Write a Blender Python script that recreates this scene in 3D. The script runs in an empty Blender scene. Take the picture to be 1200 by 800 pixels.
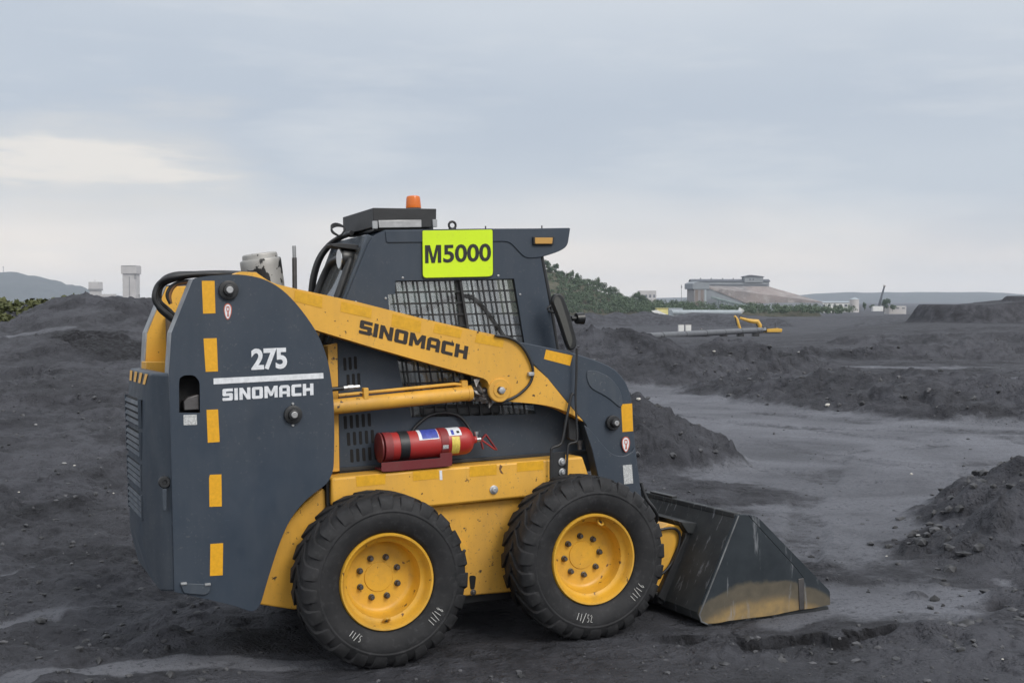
import bpy, bmesh, math, random
import numpy as np
from mathutils import Matrix, Vector
from mathutils.geometry import tessellate_polygon

# ------------------------------------------------------------------ camera, sky, sun, exposure
random.seed(7)
scene = bpy.context.scene
COL = scene.collection
FPX = 1503.0                      # focal length in pixels of the 1200 px wide photograph
CAM_H = 1.763
PITCH = math.atan(48.0 / FPX)
cam_data = bpy.data.cameras.new('camera')
cam_data.sensor_width = 36.0
cam_data.lens = FPX / 1200.0 * 36.0
cam_data.clip_start = 0.05
cam_data.clip_end = 60000.0
cam = bpy.data.objects.new('camera', cam_data)
COL.objects.link(cam)
cam.location = (0, 0, CAM_H)
cam.rotation_euler = (math.radians(90) - PITCH, 0, 0)
scene.camera = cam

SUN_EL, SUN_AZ = math.radians(42), math.radians(140)     # azimuth measured from +Y (view direction) to the right
world = bpy.data.worlds.new('World')
scene.world = world
world.use_nodes = True
SKY_STRENGTH = 0.1

def build_world():
    nt = world.node_tree
    nt.nodes.clear()
    N = nt.nodes.new
    L = nt.links.new
    out = N('ShaderNodeOutputWorld')
    bg = N('ShaderNodeBackground')
    bg.inputs['Strength'].default_value = SKY_STRENGTH
    sky = N('ShaderNodeTexSky')
    sky.sky_type = 'NISHITA'
    sky.sun_disc = False
    sky.sun_elevation = SUN_EL
    sky.sun_rotation = SUN_AZ
    sky.dust_density = 3.0
    tc = N('ShaderNodeTexCoord')
    sep = N('ShaderNodeSeparateXYZ')
    L(tc.outputs['Generated'], sep.inputs[0])
    def math_(op, a, b=None, c=None, clamp=False):
        n = N('ShaderNodeMath'); n.operation = op; n.use_clamp = clamp
        for i, v in enumerate((a, b, c)):
            if v is None: continue
            if isinstance(v, (int, float)): n.inputs[i].default_value = v
            else: L(v, n.inputs[i])
        return n.outputs[0]
    def ramp(fac, stops):
        n = N('ShaderNodeValToRGB'); L(fac, n.inputs[0])
        el = n.color_ramp.elements
        while len(el) > 1: el.remove(el[-1])
        el[0].position = stops[0][0]; el[0].color = (*stops[0][1], 1)
        for p, c in stops[1:]:
            e = el.new(p); e.color = (*c, 1)
        return n.outputs['Color']
    def noise(vec, scale, detail=4, rough=0.5):
        n = N('ShaderNodeTexNoise'); n.inputs['Scale'].default_value = scale
        n.inputs['Detail'].default_value = detail; n.inputs['Roughness'].default_value = rough
        L(vec, n.inputs['Vector']); return n.outputs['Fac']
    def mapping(scale, loc=(0, 0, 0)):
        n = N('ShaderNodeMapping'); n.inputs['Scale'].default_value = scale; n.inputs['Location'].default_value = loc
        L(tc.outputs['Generated'], n.inputs['Vector']); return n.outputs[0]
    def mix(fac, a, b):
        n = N('ShaderNodeMix'); n.data_type = 'RGBA'
        for s, v in ((0, fac), (6, a), (7, b)):
            if isinstance(v, (int, float)): n.inputs[s].default_value = v
            elif isinstance(v, tuple): n.inputs[s].default_value = (*v, 1)
            else: L(v, n.inputs[s])
        return n.outputs[2]
    z = sep.outputs['Z']
    # the cloud deck: pale band low down, a greyer belt over it, bright overhead
    warp = noise(mapping((3, 3, 9), (4, 2, 1)), 1.4, 3)
    zz = math_('ADD', z, math_('MULTIPLY', math_('SUBTRACT', warp, 0.5), 0.07))
    base = ramp(zz, [(0.0, SKY['horizon']), (0.035, SKY['low']), (0.085, SKY['belt']), (0.15, SKY['mid']), (0.23, SKY['upper']), (0.45, SKY['overhead']), (1.0, SKY['overhead'])])
    streak = noise(mapping((2.2, 2.2, 13), (1, 0, 3)), 2.2, 6, 0.55)
    soft = noise(mapping((2.0, 2.0, 6), (7, 3, 0)), 1.3, 4, 0.5)
    dark = N('ShaderNodeMapRange'); dark.inputs[1].default_value = 0.45; dark.inputs[2].default_value = 0.75
    L(soft, dark.inputs[0])
    c = mix(math_('MULTIPLY', dark.outputs[0], 0.6), base, SKY['shade'])
    lite = N('ShaderNodeMapRange'); lite.inputs[1].default_value = 0.5; lite.inputs[2].default_value = 0.78
    L(streak, lite.inputs[0])
    c = mix(math_('MULTIPLY', lite.outputs[0], 0.6), c, SKY['streak'])
    # the brighter break in the clouds low on the left
    def spot(d, r0, r1, squash):
        v = N('ShaderNodeVectorMath'); v.operation = 'SUBTRACT'
        L(tc.outputs['Generated'], v.inputs[0]); v.inputs[1].default_value = d
        m = N('ShaderNodeVectorMath'); m.operation = 'MULTIPLY'; L(v.outputs[0], m.inputs[0]); m.inputs[1].default_value = (1, 1, squash)
        l = N('ShaderNodeVectorMath'); l.operation = 'LENGTH'; L(m.outputs[0], l.inputs[0])
        w = math_('ADD', l.outputs['Value'], math_('MULTIPLY', math_('SUBTRACT', streak, 0.5), 0.45))
        r = N('ShaderNodeMapRange'); r.interpolation_type = 'SMOOTHSTEP'
        r.inputs[1].default_value = r1; r.inputs[2].default_value = r0
        L(w, r.inputs[0]); return r.outputs[0]
    c = mix(math_('MULTIPLY', spot((-0.292, 0.955, 0.106), 0.0, 0.14, 2.9), 0.55), c, SKY['break'])
    c = mix(math_('MULTIPLY', spot((-0.306, 0.95, 0.104), 0.0, 0.06, 4.0), 0.7), c, SKY['break_core'])
    bk = N('ShaderNodeMapRange'); bk.interpolation_type = 'SMOOTHSTEP'; bk.inputs[1].default_value = 0.25; bk.inputs[2].default_value = -0.35
    L(sep.outputs['Y'], bk.inputs[0])
    c = mix(bk.outputs[0], c, mix(math_('MULTIPLY', lite.outputs[0], 0.5), SKY['behind'], SKY['shade']))
    cl = mix(0.94, sky.outputs['Color'], c)
    L(cl, bg.inputs['Color'])
    L(bg.outputs[0], out.inputs[0])

SKY = dict(horizon=(9.6, 8.8, 7.9), low=(8.3, 7.8, 7.3), belt=(5.3, 5.8, 6.4), mid=(4.75, 5.3, 6.05), upper=(5.7, 6.15, 6.7),
           overhead=(9.6, 10.0, 10.6), behind=(10.2, 10.4, 10.7), shade=(4.15, 4.75, 5.6), streak=(6.7, 6.9, 7.1), **{'break': (6.9, 6.65, 6.3), 'break_core': (8.2, 7.7, 7.1)})
build_world()

sun_data = bpy.data.lights.new('sun', 'SUN')
sun_data.energy = 1.5
sun_data.angle = math.radians(22)
sun_data.color = (1.0, 0.96, 0.9)
sun = bpy.data.objects.new('sun', sun_data)
COL.objects.link(sun)
sd = Vector((math.sin(SUN_AZ) * math.cos(SUN_EL), math.cos(SUN_AZ) * math.cos(SUN_EL), math.sin(SUN_EL)))
sun.rotation_euler = sd.to_track_quat('Z', 'Y').to_euler()

scene.view_settings.view_transform = 'Standard'
scene.view_settings.look = 'None'
scene.view_settings.exposure = 0.2
scene.view_settings.gamma = 1.0
scene.view_settings.use_curve_mapping = False
scene.cycles.max_bounces = 8
scene.cycles.transparent_max_bounces = 24
scene.cycles.volume_bounces = 1

# ------------------------------------------------------------------ frames and measuring helpers
CW = Matrix(((1, 0, 0), (0, math.cos(PITCH), math.sin(PITCH)), (0, -math.sin(PITCH), math.cos(PITCH))))
def _rv(r):
    th = math.sqrt(sum(c * c for c in r))
    return Matrix.Rotation(th, 3, Vector(r))
RV = _rv((0.0120, -0.0300, 0.4010))            # loader axes (forward, away, up) in the camera frame
TV = Vector((-0.595, 6.13, -1.149))            # centre of the near rear rim in the camera frame
WR = 0.4185                                    # tyre radius
WB = 1.103                                     # wheelbase
HALF = 0.8                                     # near rim plane to the loader's centre line

def V(px, py, d):
    """Photograph position -> (forward, up) on the loader plane d metres behind the near rim."""
    r = Vector(((px - 600) / FPX, 1, -(py - 400) / FPX))
    rl = RV.transposed() @ r
    tl = RV.transposed() @ (-TV)
    s = (d - tl.y) / rl.y
    p = tl + rl * s
    return (p.x, p.z + WR)

def VP(px, py, d):
    a = V(px, py, d)
    return (a[0], d, a[1])

def vehicle_to_world(X, d, Z):
    c = RV @ Vector((X, d, Z - WR)) + TV
    return CW @ c + Vector((0, 0, CAM_H))

def vehicle_matrix(origin):
    m = (CW @ RV).to_4x4()
    m.translation = vehicle_to_world(*origin)
    return m

def at(px, py, D):
    """World point seen at a photograph position, D metres in front of the camera."""
    r = CW @ Vector(((px - 600) / FPX, 1, -(py - 400) / FPX))
    return Vector((0, 0, CAM_H)) + r * (D / r.y)

# ------------------------------------------------------------------ materials
MATS = {}
class NB:
    """small node-graph builder"""
    def __init__(s, name):
        s.m = bpy.data.materials.new(name); s.m.use_nodes = True
        s.nt = s.m.node_tree; s.nt.nodes.clear()
        s.out = s.nt.nodes.new('ShaderNodeOutputMaterial')
        s.b = s.nt.nodes.new('ShaderNodeBsdfPrincipled')
        s.nt.links.new(s.b.outputs[0], s.out.inputs['Surface'])
        s._tc = None
    def N(s, t): return s.nt.nodes.new(t)
    def L(s, a, b): s.nt.links.new(a, b)
    def co(s, scale=(1, 1, 1), rot=(0, 0, 0), loc=(0, 0, 0)):
        if s._tc is None: s._tc = s.N('ShaderNodeTexCoord')
        m = s.N('ShaderNodeMapping'); m.inputs['Scale'].default_value = scale
        m.inputs['Rotation'].default_value = rot; m.inputs['Location'].default_value = loc
        s.L(s._tc.outputs['Object'], m.inputs[0]); return m.outputs[0]
    def noise(s, scale, detail=5, rough=0.55, vec=None, dist=0.0):
        n = s.N('ShaderNodeTexNoise'); n.inputs['Scale'].default_value = scale
        n.inputs['Detail'].default_value = detail; n.inputs['Roughness'].default_value = rough
        n.inputs['Distortion'].default_value = dist
        s.L(vec if vec is not None else s.co(), n.inputs['Vector']); return n.outputs['Fac']
    def rng(s, v, a, b, c=0.0, d=1.0, smooth=False):
        n = s.N('ShaderNodeMapRange'); s.L(v, n.inputs[0])
        if smooth: n.interpolation_type = 'SMOOTHSTEP'
        for i, x in zip((1, 2, 3, 4), (a, b, c, d)): n.inputs[i].default_value = x
        return n.outputs[0]
    def math(s, op, a, b=0.0, clamp=False):
        n = s.N('ShaderNodeMath'); n.operation = op; n.use_clamp = clamp
        for i, v in enumerate((a, b)):
            if isinstance(v, (int, float)): n.inputs[i].default_value = v
            else: s.L(v, n.inputs[i])
        return n.outputs[0]
    def mix(s, f, a, b):
        n = s.N('ShaderNodeMix'); n.data_type = 'RGBA'
        for i, v in ((0, f), (6, a), (7, b)):
            if isinstance(v, (int, float)): n.inputs[i].default_value = v
            elif isinstance(v, tuple): n.inputs[i].default_value = (*v, 1)
            else: s.L(v, n.inputs[i])
        return n.outputs[2]
    def bump(s, h, strength, dist=0.01):
        n = s.N('ShaderNodeBump'); n.inputs['Strength'].default_value = strength; n.inputs['Distance'].default_value = dist
        s.L(h, n.inputs['Height']); s.L(n.outputs[0], s.b.inputs['Normal'])
    def set(s, key, v):
        i = s.b.inputs[key]
        if isinstance(v, (int, float)): i.default_value = v
        elif isinstance(v, tuple): i.default_value = (*v, 1)
        else: s.L(v, i)
    def done(s, key=None):
        MATS[key or s.m.name] = s.m; return s.m

def paint(name, col, rough=0.42, grime=0.35, dust=(0.11, 0.105, 0.10), chips=0.0, chipcol=(0.05, 0.04, 0.035), metal=0.0, spec=0.5, streak=True):
    b = NB(name)
    dark = tuple(c * 0.72 for c in col)
    n1 = b.noise(2.1, 6, 0.6)
    c = b.mix(b.rng(n1, 0.35, 0.75, 0, 0.5), col, dark)
    n2 = b.noise(9.0, 8, 0.65, b.co((1, 1, 0.25)) if streak else None)
    c = b.mix(b.rng(n2, 0.45, 0.8, 0, grime), c, dust)
    n5 = b.noise(45.0, 4, 0.6)
    c = b.mix(b.rng(n5, 0.62, 0.72, 0, grime * 0.7), c, dust)
    film = b.noise(1.3, 5, 0.6, b.co((1, 1, 0.6), (0.3, 0, 0)))
    c = b.mix(b.rng(film, 0.42, 0.72, 0, grime * 0.75, True), c, dust)
    run = b.noise(5.0, 4, 0.6, b.co((2.2, 2.2, 0.12)))
    c = b.mix(b.rng(run, 0.56, 0.68, 0, grime * 0.6), c, dark if streak else dust)
    fleck = b.noise(70, 2, 0.5); c = b.mix(b.math('MULTIPLY', b.rng(fleck, 0.66, 0.70), b.rng(film, 0.4, 0.6, 0, 0.6)), c, dust)
    scr = b.noise(11, 3, 0.6, b.co((0.5, 0.5, 6.0), (0.0, 0.5, 0.0))); c = b.mix(b.rng(scr, 0.74, 0.76, 0, 0.35), c, tuple(min(0.9, x * 1.8 + 0.03) for x in col))
    if chips:
        n3 = b.noise(26, 5, 0.6)
        c = b.mix(b.rng(n3, 0.70 - chips * 0.1, 0.72 - chips * 0.1), c, chipcol)
    b.set('Base Color', c)
    b.set('Roughness', b.rng(b.noise(6, 5), 0.3, 0.75, rough - 0.08, rough + 0.2))
    b.set('Metallic', metal)
    b.set('Specular IOR Level', spec)
    b.bump(b.noise(3.5, 3, 0.5), 0.12, 0.02)
    return b.done(name)

def plain(name, col, rough=0.6, metal=0.0, var=0.25, scale=12.0, bump=0.1, spec=0.5):
    b = NB(name)
    n = b.noise(scale, 5, 0.6)
    b.set('Base Color', b.mix(b.rng(n, 0.3, 0.7), tuple(x * (1 - var) for x in col), tuple(min(1, x * (1 + var)) for x in col)))
    b.set('Roughness', rough); b.set('Metallic', metal); b.set('Specular IOR Level', spec)
    if bump: b.bump(b.noise(scale * 3, 4), bump, 0.01)
    return b.done(name)

NAVY = (0.028, 0.042, 0.063)
YEL = (0.78, 0.415, 0.052)
paint('navy_paint', NAVY, 0.42, 0.22, (0.085, 0.092, 0.102))
paint('navy_dusty', (0.034, 0.049, 0.070), 0.5, 0.34, (0.12, 0.125, 0.13))
paint('yellow_paint', YEL, 0.42, 0.26, (0.26, 0.165, 0.07), chips=0.35, chipcol=(0.09, 0.05, 0.02))
paint('yellow_grimy', (0.76, 0.40, 0.05), 0.5, 0.34, (0.20, 0.13, 0.06), chips=0.5, chipcol=(0.07, 0.045, 0.025))
paint('rim_paint', (0.72, 0.39, 0.035), 0.4, 0.4, (0.26, 0.16, 0.05), chips=0.35, chipcol=(0.12, 0.06, 0.02), streak=False)
paint('red_paint', (0.42, 0.028, 0.026), 0.35, 0.18, (0.2, 0.06, 0.05))
paint('dark_red_paint', (0.15, 0.012, 0.016), 0.45, 0.25, (0.12, 0.06, 0.05))
paint('red_strap', (0.24, 0.018, 0.022), 0.5, 0.25, (0.16, 0.08, 0.07))
plain('black_steel', (0.018, 0.019, 0.021), 0.5)
plain('black_gloss', (0.012, 0.013, 0.014), 0.35)
plain('vent_void', (0.006, 0.006, 0.007), 0.8)
plain('hose_rubber', (0.016, 0.017, 0.019), 0.45)
plain('seat_vinyl', (0.05, 0.052, 0.055), 0.6)
plain('edge_steel', (0.30, 0.31, 0.32), 0.5, 0.3)
plain('bright_steel', (0.42, 0.42, 0.42), 0.35, 0.75, 0.2)
plain('bolt_steel', (0.10, 0.095, 0.095), 0.45, 0.6)
plain('zinc_bolt', (0.40, 0.41, 0.42), 0.4, 0.5)
plain('worn_edge', (0.13, 0.135, 0.14), 0.5, 0.2, 0.6, 9)
plain('rust_tube', (0.17, 0.085, 0.035), 0.7)
plain('tape_amber', (0.72, 0.36, 0.012), 0.4, 0, 0.10, 60, 0.05)
plain('tape_yellow', (0.66, 0.345, 0.012), 0.4, 0, 0.12, 40, 0.05)
plain('white_vinyl', (0.68, 0.70, 0.73), 0.5, 0, 0.14, 45, 0)
plain('black_vinyl', (0.022, 0.016, 0.012), 0.5, 0, 0.2, 30, 0)
plain('print_black', (0.012, 0.013, 0.012), 0.5, 0, 0.2, 30, 0)
paint('hi_vis', (0.62, 0.86, 0.004), 0.4, 0.14, (0.40, 0.46, 0.06))
plain('chalk', (0.50, 0.50, 0.48), 0.9, 0, 0.2, 60, 0)
plain('blue_print', (0.05, 0.07, 0.35), 0.5, 0, 0.3, 60, 0)
plain('yellow_sticker', (0.66, 0.52, 0.10), 0.5, 0, 0.25, 90, 0)
plain('red_print', (0.45, 0.10, 0.06), 0.5, 0, 0.2, 60, 0)
plain('grey_label', (0.45, 0.46, 0.46), 0.5, 0, 0.45, 160, 0)
plain('green_plant_steel', (0.17, 0.21, 0.21), 0.7, 0, 0.3, 0.3, 0)
b = NB('amber_lens'); b.set('Base Color', (0.85, 0.20, 0.02)); b.set('Roughness', 0.25); b.set('Transmission Weight', 0.25); b.done()
b = NB('amber_marker'); b.set('Base Color', (0.50, 0.27, 0.06)); b.set('Roughness', 0.3); b.done()
b = NB('lamp_glass'); b.set('Base Color', (0.55, 0.57, 0.58)); b.set('Roughness', 0.15); b.set('Metallic', 0.6); b.done()
b = NB('mirror_glass'); b.set('Base Color', (0.085, 0.085, 0.078)); b.set('Roughness', 0.18); b.set('Metallic', 0.4); b.done()
def thin_glass():
    b = NB('window_glass')
    tr = b.N('ShaderNodeBsdfTransparent'); tr.inputs[0].default_value = (0.92, 0.95, 0.95, 1)
    gl = b.N('ShaderNodeBsdfGlossy'); gl.inputs['Roughness'].default_value = 0.06
    df = b.N('ShaderNodeBsdfDiffuse'); df.inputs[0].default_value = (0.46, 0.47, 0.47, 1)
    fr = b.N('ShaderNodeFresnel'); fr.inputs[0].default_value = 2.0
    mx = b.N('ShaderNodeMixShader'); mx2 = b.N('ShaderNodeMixShader')
    b.L(b.math('ADD', fr.outputs[0], 0.06), mx.inputs[0]); b.L(tr.outputs[0], mx.inputs[1]); b.L(gl.outputs[0], mx.inputs[2])
    mx2.inputs[0].default_value = 0.10; b.L(mx.outputs[0], mx2.inputs[1]); b.L(df.outputs[0], mx2.inputs[2])
    b.L(mx2.outputs[0], b.out.inputs['Surface']); b.done()
thin_glass()

def tyre_mat():
    b = NB('tyre_rubber')
    n = b.noise(7, 6, 0.62)
    c = b.mix(b.rng(n, 0.35, 0.75), (0.012, 0.0125, 0.014), (0.030, 0.030, 0.032))
    c = b.mix(b.rng(b.noise(40, 4, 0.6), 0.55, 0.75, 0, 0.4), c, (0.065, 0.065, 0.068))
    b.set('Base Color', c); b.set('Roughness', 0.72); b.set('Specular IOR Level', 0.35)
    b.bump(b.noise(30, 6), 0.25, 0.004); b.done()
tyre_mat()

def bucket_mats():
    b = NB('bucket_steel')
    c = b.mix(b.rng(b.noise(4, 7, 0.65), 0.35, 0.75), (0.024, 0.027, 0.030), (0.055, 0.057, 0.056))
    scr = b.noise(9, 6, 0.7, b.co((1.2, 3, 0.5), (0, 0.5, 0)))
    c = b.mix(b.rng(scr, 0.58, 0.66, 0, 0.6), c, (0.22, 0.23, 0.25))
    b.set('Base Color', c); b.set('Roughness', 0.7); b.set('Specular IOR Level', 0.3)
    b.bump(b.noise(12, 5), 0.2, 0.01); b.done()
    # the cheek: black paint worn back to yellow in a dome above the cutting edge
    b = NB('bucket_cheek')
    s = b.N('ShaderNodeSeparateXYZ'); b.L(b.co(), s.inputs[0])
    w = b.noise(7, 6, 0.6)
    arch = b.math('MULTIPLY', b.math('POWER', b.math('ABSOLUTE', b.math('SUBTRACT', s.outputs['X'], BUCKET_ARCH_X)), 2.0), 0.7)
    h = b.math('ADD', b.math('ADD', s.outputs['Z'], arch), b.math('MULTIPLY', b.math('SUBTRACT', w, 0.5), 0.10))
    black = b.mix(b.rng(b.noise(4, 7, 0.65), 0.35, 0.75), (0.014, 0.020, 0.026), (0.032, 0.040, 0.048))
    olive = b.mix(b.rng(b.noise(14, 5), 0.3, 0.7), (0.075, 0.066, 0.050), (0.11, 0.094, 0.068))
    yel = b.mix(b.rng(b.noise(16, 5), 0.3, 0.7), (0.30, 0.205, 0.085), (0.19, 0.14, 0.075))
    c = b.mix(b.rng(h, 0.205, 0.235, 0, 1, True), olive, black)
    c = b.mix(b.rng(h, 0.085, 0.15, 1, 0, True), c, yel)
    scr = b.noise(6, 6, 0.7, b.co((2.5, 3, 0.35), (0, 0.25, 0)))
    c = b.mix(b.rng(scr, 0.59, 0.68, 0, 0.6), c, (0.24, 0.25, 0.27))
    b.set('Base Color', c); b.set('Roughness', 0.68); b.set('Specular IOR Level', 0.35); b.bump(b.noise(12, 5), 0.2, 0.01); b.done()
BUCKET_ARCH_X = 1.52
bucket_mats()

# ------------------------------------------------------------------ mesh helpers
def tag(o, label=None, cat=None, group=None, kind=None):
    if label: o['label'] = label
    if cat: o['category'] = cat
    if group: o['group'] = group
    if kind: o['kind'] = kind
    return o

def empty(name, label, cat, matrix=None, loc=None, group=None):
    o = bpy.data.objects.new(name, None); COL.objects.link(o)
    o.empty_display_size = 0.2
    if matrix is not None: o.matrix_world = matrix
    elif loc is not None: o.location = loc
    return tag(o, label, cat, group)

class MB:
    def __init__(s, off=(0, 0, 0)):
        s.v, s.f, s.off = [], [], off
    def add(s, vs, fs):
        k = len(s.v); o = s.off
        s.v += [(a[0] - o[0], a[1] - o[1], a[2] - o[2]) for a in vs]
        s.f += [tuple(i + k for i in f) for f in fs]
        return s
    def box(s, c, h, rot=None):
        P = []
        for i in (-1, 1):
            for j in (-1, 1):
                for k in (-1, 1):
                    p = Vector((i * h[0], j * h[1], k * h[2]))
                    if rot is not None: p = rot @ p
                    P.append((c[0] + p.x, c[1] + p.y, c[2] + p.z))
        return s.add(P, [(0, 1, 3, 2), (4, 6, 7, 5), (0, 4, 5, 1), (2, 3, 7, 6), (0, 2, 6, 4), (1, 5, 7, 3)])
    def span(s, a, b):
        return s.box([(x + y) / 2 for x, y in zip(a, b)], [abs(y - x) / 2 for x, y in zip(a, b)])
    def tube(s, pts, r, n=12, caps=True, closed=False):
        P = [Vector(p) for p in pts]
        R = r if isinstance(r, (list, tuple)) else [r] * len(P)
        vs, fs = [], []
        t0 = (P[1] - P[0]).normalized()
        up = Vector((0, 0, 1)) if abs(t0.z) < 0.9 else Vector((1, 0, 0))
        nrm = t0.cross(up).normalized()
        for i, p in enumerate(P):
            if i == 0: t = P[1] - P[0]
            elif i == len(P) - 1: t = P[-1] - P[-2]
            else: t = (P[i + 1] - P[i]).normalized() + (P[i] - P[i - 1]).normalized()
            t.normalize()
            nrm = (nrm - t * nrm.dot(t)).normalized()
            bn = t.cross(nrm)
            for k in range(n):
                a = 2 * math.pi * k / n
                vs.append(p + (nrm * math.cos(a) + bn * math.sin(a)) * R[i])
        for i in range(len(P) - 1):
            for k in range(n):
                fs.append((i * n + k, i * n + (k + 1) % n, (i + 1) * n + (k + 1) % n, (i + 1) * n + k))
        if caps:
            fs.append(tuple(range(n - 1, -1, -1))); fs.append(tuple((len(P) - 1) * n + k for k in range(n)))
        return s.add(vs, fs)
    def lathe(s, prof, c=(0, 0, 0), axis='y', n=64, caps=False):
        """prof: (along, radius) pairs turned about an axis through c"""
        vs, fs = [], []
        for (a, r) in prof:
            for k in range(n):
                t = 2 * math.pi * k / n
                u, w = r * math.cos(t), r * math.sin(t)
                p = {'y': (u, a, w), 'x': (a, u, w), 'z': (u, w, a)}[axis]
                vs.append((c[0] + p[0], c[1] + p[1], c[2] + p[2]))
        for i in range(len(prof) - 1):
            for k in range(n):
                fs.append((i * n + k, i * n + (k + 1) % n, (i + 1) * n + (k + 1) % n, (i + 1) * n + k))
        if caps:
            fs.append(tuple(range(n))); fs.append(tuple((len(prof) - 1) * n + k for k in range(n - 1, -1, -1)))
        return s.add(vs, fs)
    def plate(s, loops, d0, d1, conv=lambda p, d: (p[0], d, p[1])):
        """outline (and holes) in a plane, given thickness from d0 to d1"""
        if not isinstance(loops[0][0], (tuple, list)): loops = [loops]
        flat = [p for l in loops for p in l]
        n = len(flat)
        vs = [conv(p, d0) for p in flat] + [conv(p, d1) for p in flat]
        fs = []
        if len(loops) == 1:
            fs += [tuple(range(n)), tuple(range(2 * n - 1, n - 1, -1))]
        else:
            tris = tessellate_polygon([[Vector((p[0], p[1], 0)) for p in l] for l in loops])
            fs += [tuple(t) for t in tris] + [tuple(i + n for i in reversed(t)) for t in tris]
        k = 0
        for l in loops:
            m = len(l)
            for i in range(m):
                j = (i + 1) % m
                fs.append((k + i, k + j, n + k + j, n + k + i))
            k += m
        return s.add(vs, fs)
    def build(s, name, mat, parent=None, bevel=0.0, smooth=35, seg=2, label=None, loc=None):
        me = bpy.data.meshes.new(name)
        me.from_pydata([tuple(v) for v in s.v], [], s.f)
        bm = bmesh.new(); bm.from_mesh(me)
        bmesh.ops.recalc_face_normals(bm, faces=bm.faces)
        bm.to_mesh(me); bm.free()
        if smooth:
            me.polygons.foreach_set('use_smooth', [True] * len(me.polygons))
            me.set_sharp_from_angle(angle=math.radians(smooth))
        me.materials.append(MATS[mat])
        o = bpy.data.objects.new(name, me); COL.objects.link(o)
        if parent is not None: o.parent = parent
        if loc is not None: o.location = loc
        if bevel:
            m = o.modifiers.new('bevel', 'BEVEL'); m.width = bevel; m.segments = seg; m.limit_method = 'ANGLE'; m.angle_limit = math.radians(40)
        if label: o['label'] = label
        return o

def rnd(pts, n=5):
    """corners (x, y[, r]) -> outline with rounded corners"""
    out = []
    m = len(pts)
    for i, p in enumerate(pts):
        r = p[2] if len(p) > 2 else 0
        if not r: out.append((p[0], p[1])); continue
        a, b, c = Vector(pts[i - 1][:2]), Vector(p[:2]), Vector(pts[(i + 1) % m][:2])
        u, w = a - b, c - b
        r1, r2 = min(r, u.length * 0.49), min(r, w.length * 0.49)
        A, B = b + u.normalized() * r1, b + w.normalized() * r2
        for k in range(n + 1):
            t = k / n
            q = A * (1 - t) ** 2 + b * (2 * t * (1 - t)) + B * t * t
            out.append((q.x, q.y))
    return out

def crv(pts, n=6):
    """smooth 3-D path through points"""
    P = [Vector(p) for p in pts]
    P = [P[0] * 2 - P[1]] + P + [P[-1] * 2 - P[-2]]
    out = []
    for i in range(1, len(P) - 2):
        for k in range(n):
            t = k / n
            a, b, c, d = P[i - 1], P[i], P[i + 1], P[i + 2]
            out.append(0.5 * ((2 * b) + (c - a) * t + (2 * a - 5 * b + 4 * c - d) * t * t + (3 * b - a - 3 * c + d) * t ** 3))
    out.append(P[-2])
    return out

def child_copy(o, parent, **kw):
    c = o.copy(); COL.objects.link(c); c.parent = parent
    return c

def copy_tree(o, parent=None):
    c = o.copy(); COL.objects.link(c); c.parent = parent
    for ch in list(o.children): copy_tree(ch, c)
    return c
# ------------------------------------------------------------------ the skid steer loader
ORG = (WB / 2, HALF, 0.0)
loader = empty('skid_steer_loader', 'navy and yellow skid steer loader numbered 275 parked on black coal ground', 'loader', vehicle_matrix(ORG))

def LB(): return MB(ORG)
def pxp(pts, d): return [V(p[0], p[1], d) for p in pts]
def part(px, d0, d1, name, mat, parent=loader, bevel=0.004, holes=None, label=None, smooth=35):
    loops = [pxp(px, d0)] + [pxp(h, d0) for h in (holes or [])]
    return LB().plate(loops if holes else loops[0], d0, d1).build(name, mat, parent, bevel, smooth, label=label)
def mirror(o, name=None, skip_children=True):
    c = o.copy(); COL.objects.link(c); c.parent = o.parent; c.scale.y = -1
    if 'label' in c: del c['label']
    return c
def tape(px, d, mat='tape_amber', parent=None, t=0.0015, name='reflective_tape', label=None):
    return part(px, d - t, d, name, mat, parent or loader, 0, label=label, smooth=0)

DP = 0.25       # outer face of the rear tower cover
DA = 0.29       # outer face of the loader arm
DC = 0.45       # cab side
DB = 0.29       # chassis upper band
DL = 0.35       # chassis lower side

# --- rear tower cover
panel_px = rnd([(227, 326, 3), (246, 323, 6), (283, 321, 14), (312, 327, 14), (335, 342, 16), (356, 366, 16), (374, 393, 16), (385, 423, 16), (391, 465, 16), (392, 510, 10),
                (391, 551, 8), (384, 566, 8), (358, 585, 14), (339, 609, 14), (326, 640, 14), (314, 678, 10), (305, 709, 8), (297, 717, 6), (270, 708, 8), (204.4, 693), (198.2, 437), (201.2, 390, 2)])
hole_px = rnd([(210, 483.5), (209.8, 450), (210.5, 443, 2), (216, 439.5, 3), (228, 439.5, 4), (234, 447, 4), (234.5, 483.5)])
panel = part(panel_px, DP, DP + 0.012, 'side_panel', 'navy_paint', bevel=0.003, holes=[hole_px])
mirror(panel)
# tower box behind the cover: rear flange, inner plate, top
flange = [(227, 326), (201.2, 390), (198.2, 437), (199, 470)]
fl = LB()
for a, c in zip(flange[:-1], flange[1:]):
    A, C = V(*a, DP), V(*c, DP)
    q = [(A[0], A[1]), (C[0], C[1]), (C[0] + 0.008, C[1] - 0.002), (A[0] + 0.008, A[1] - 0.002)]
    fl.plate(q, DP + 0.012, DP + 0.15)
fl.build('tower_flange', 'edge_steel', loader, 0.002)
mirror(bpy.data.objects['tower_flange'])
inner_px = [(p[0], p[1]) for p in panel_px]
ip = [(x + 0.004, z) for x, z in pxp([(228, 328), (283, 326), (335, 345), (365, 388), (385, 450), (385, 545), (330, 560), (203, 560), (199.5, 437), (202, 391)], DP)]
inn = LB().plate(ip, DP + 0.14, DP + 0.152).build('tower_plate', 'yellow_paint', loader, 0.003)
c = mirror(inn); c['label'] = 'yellow inner tower plate'
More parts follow.
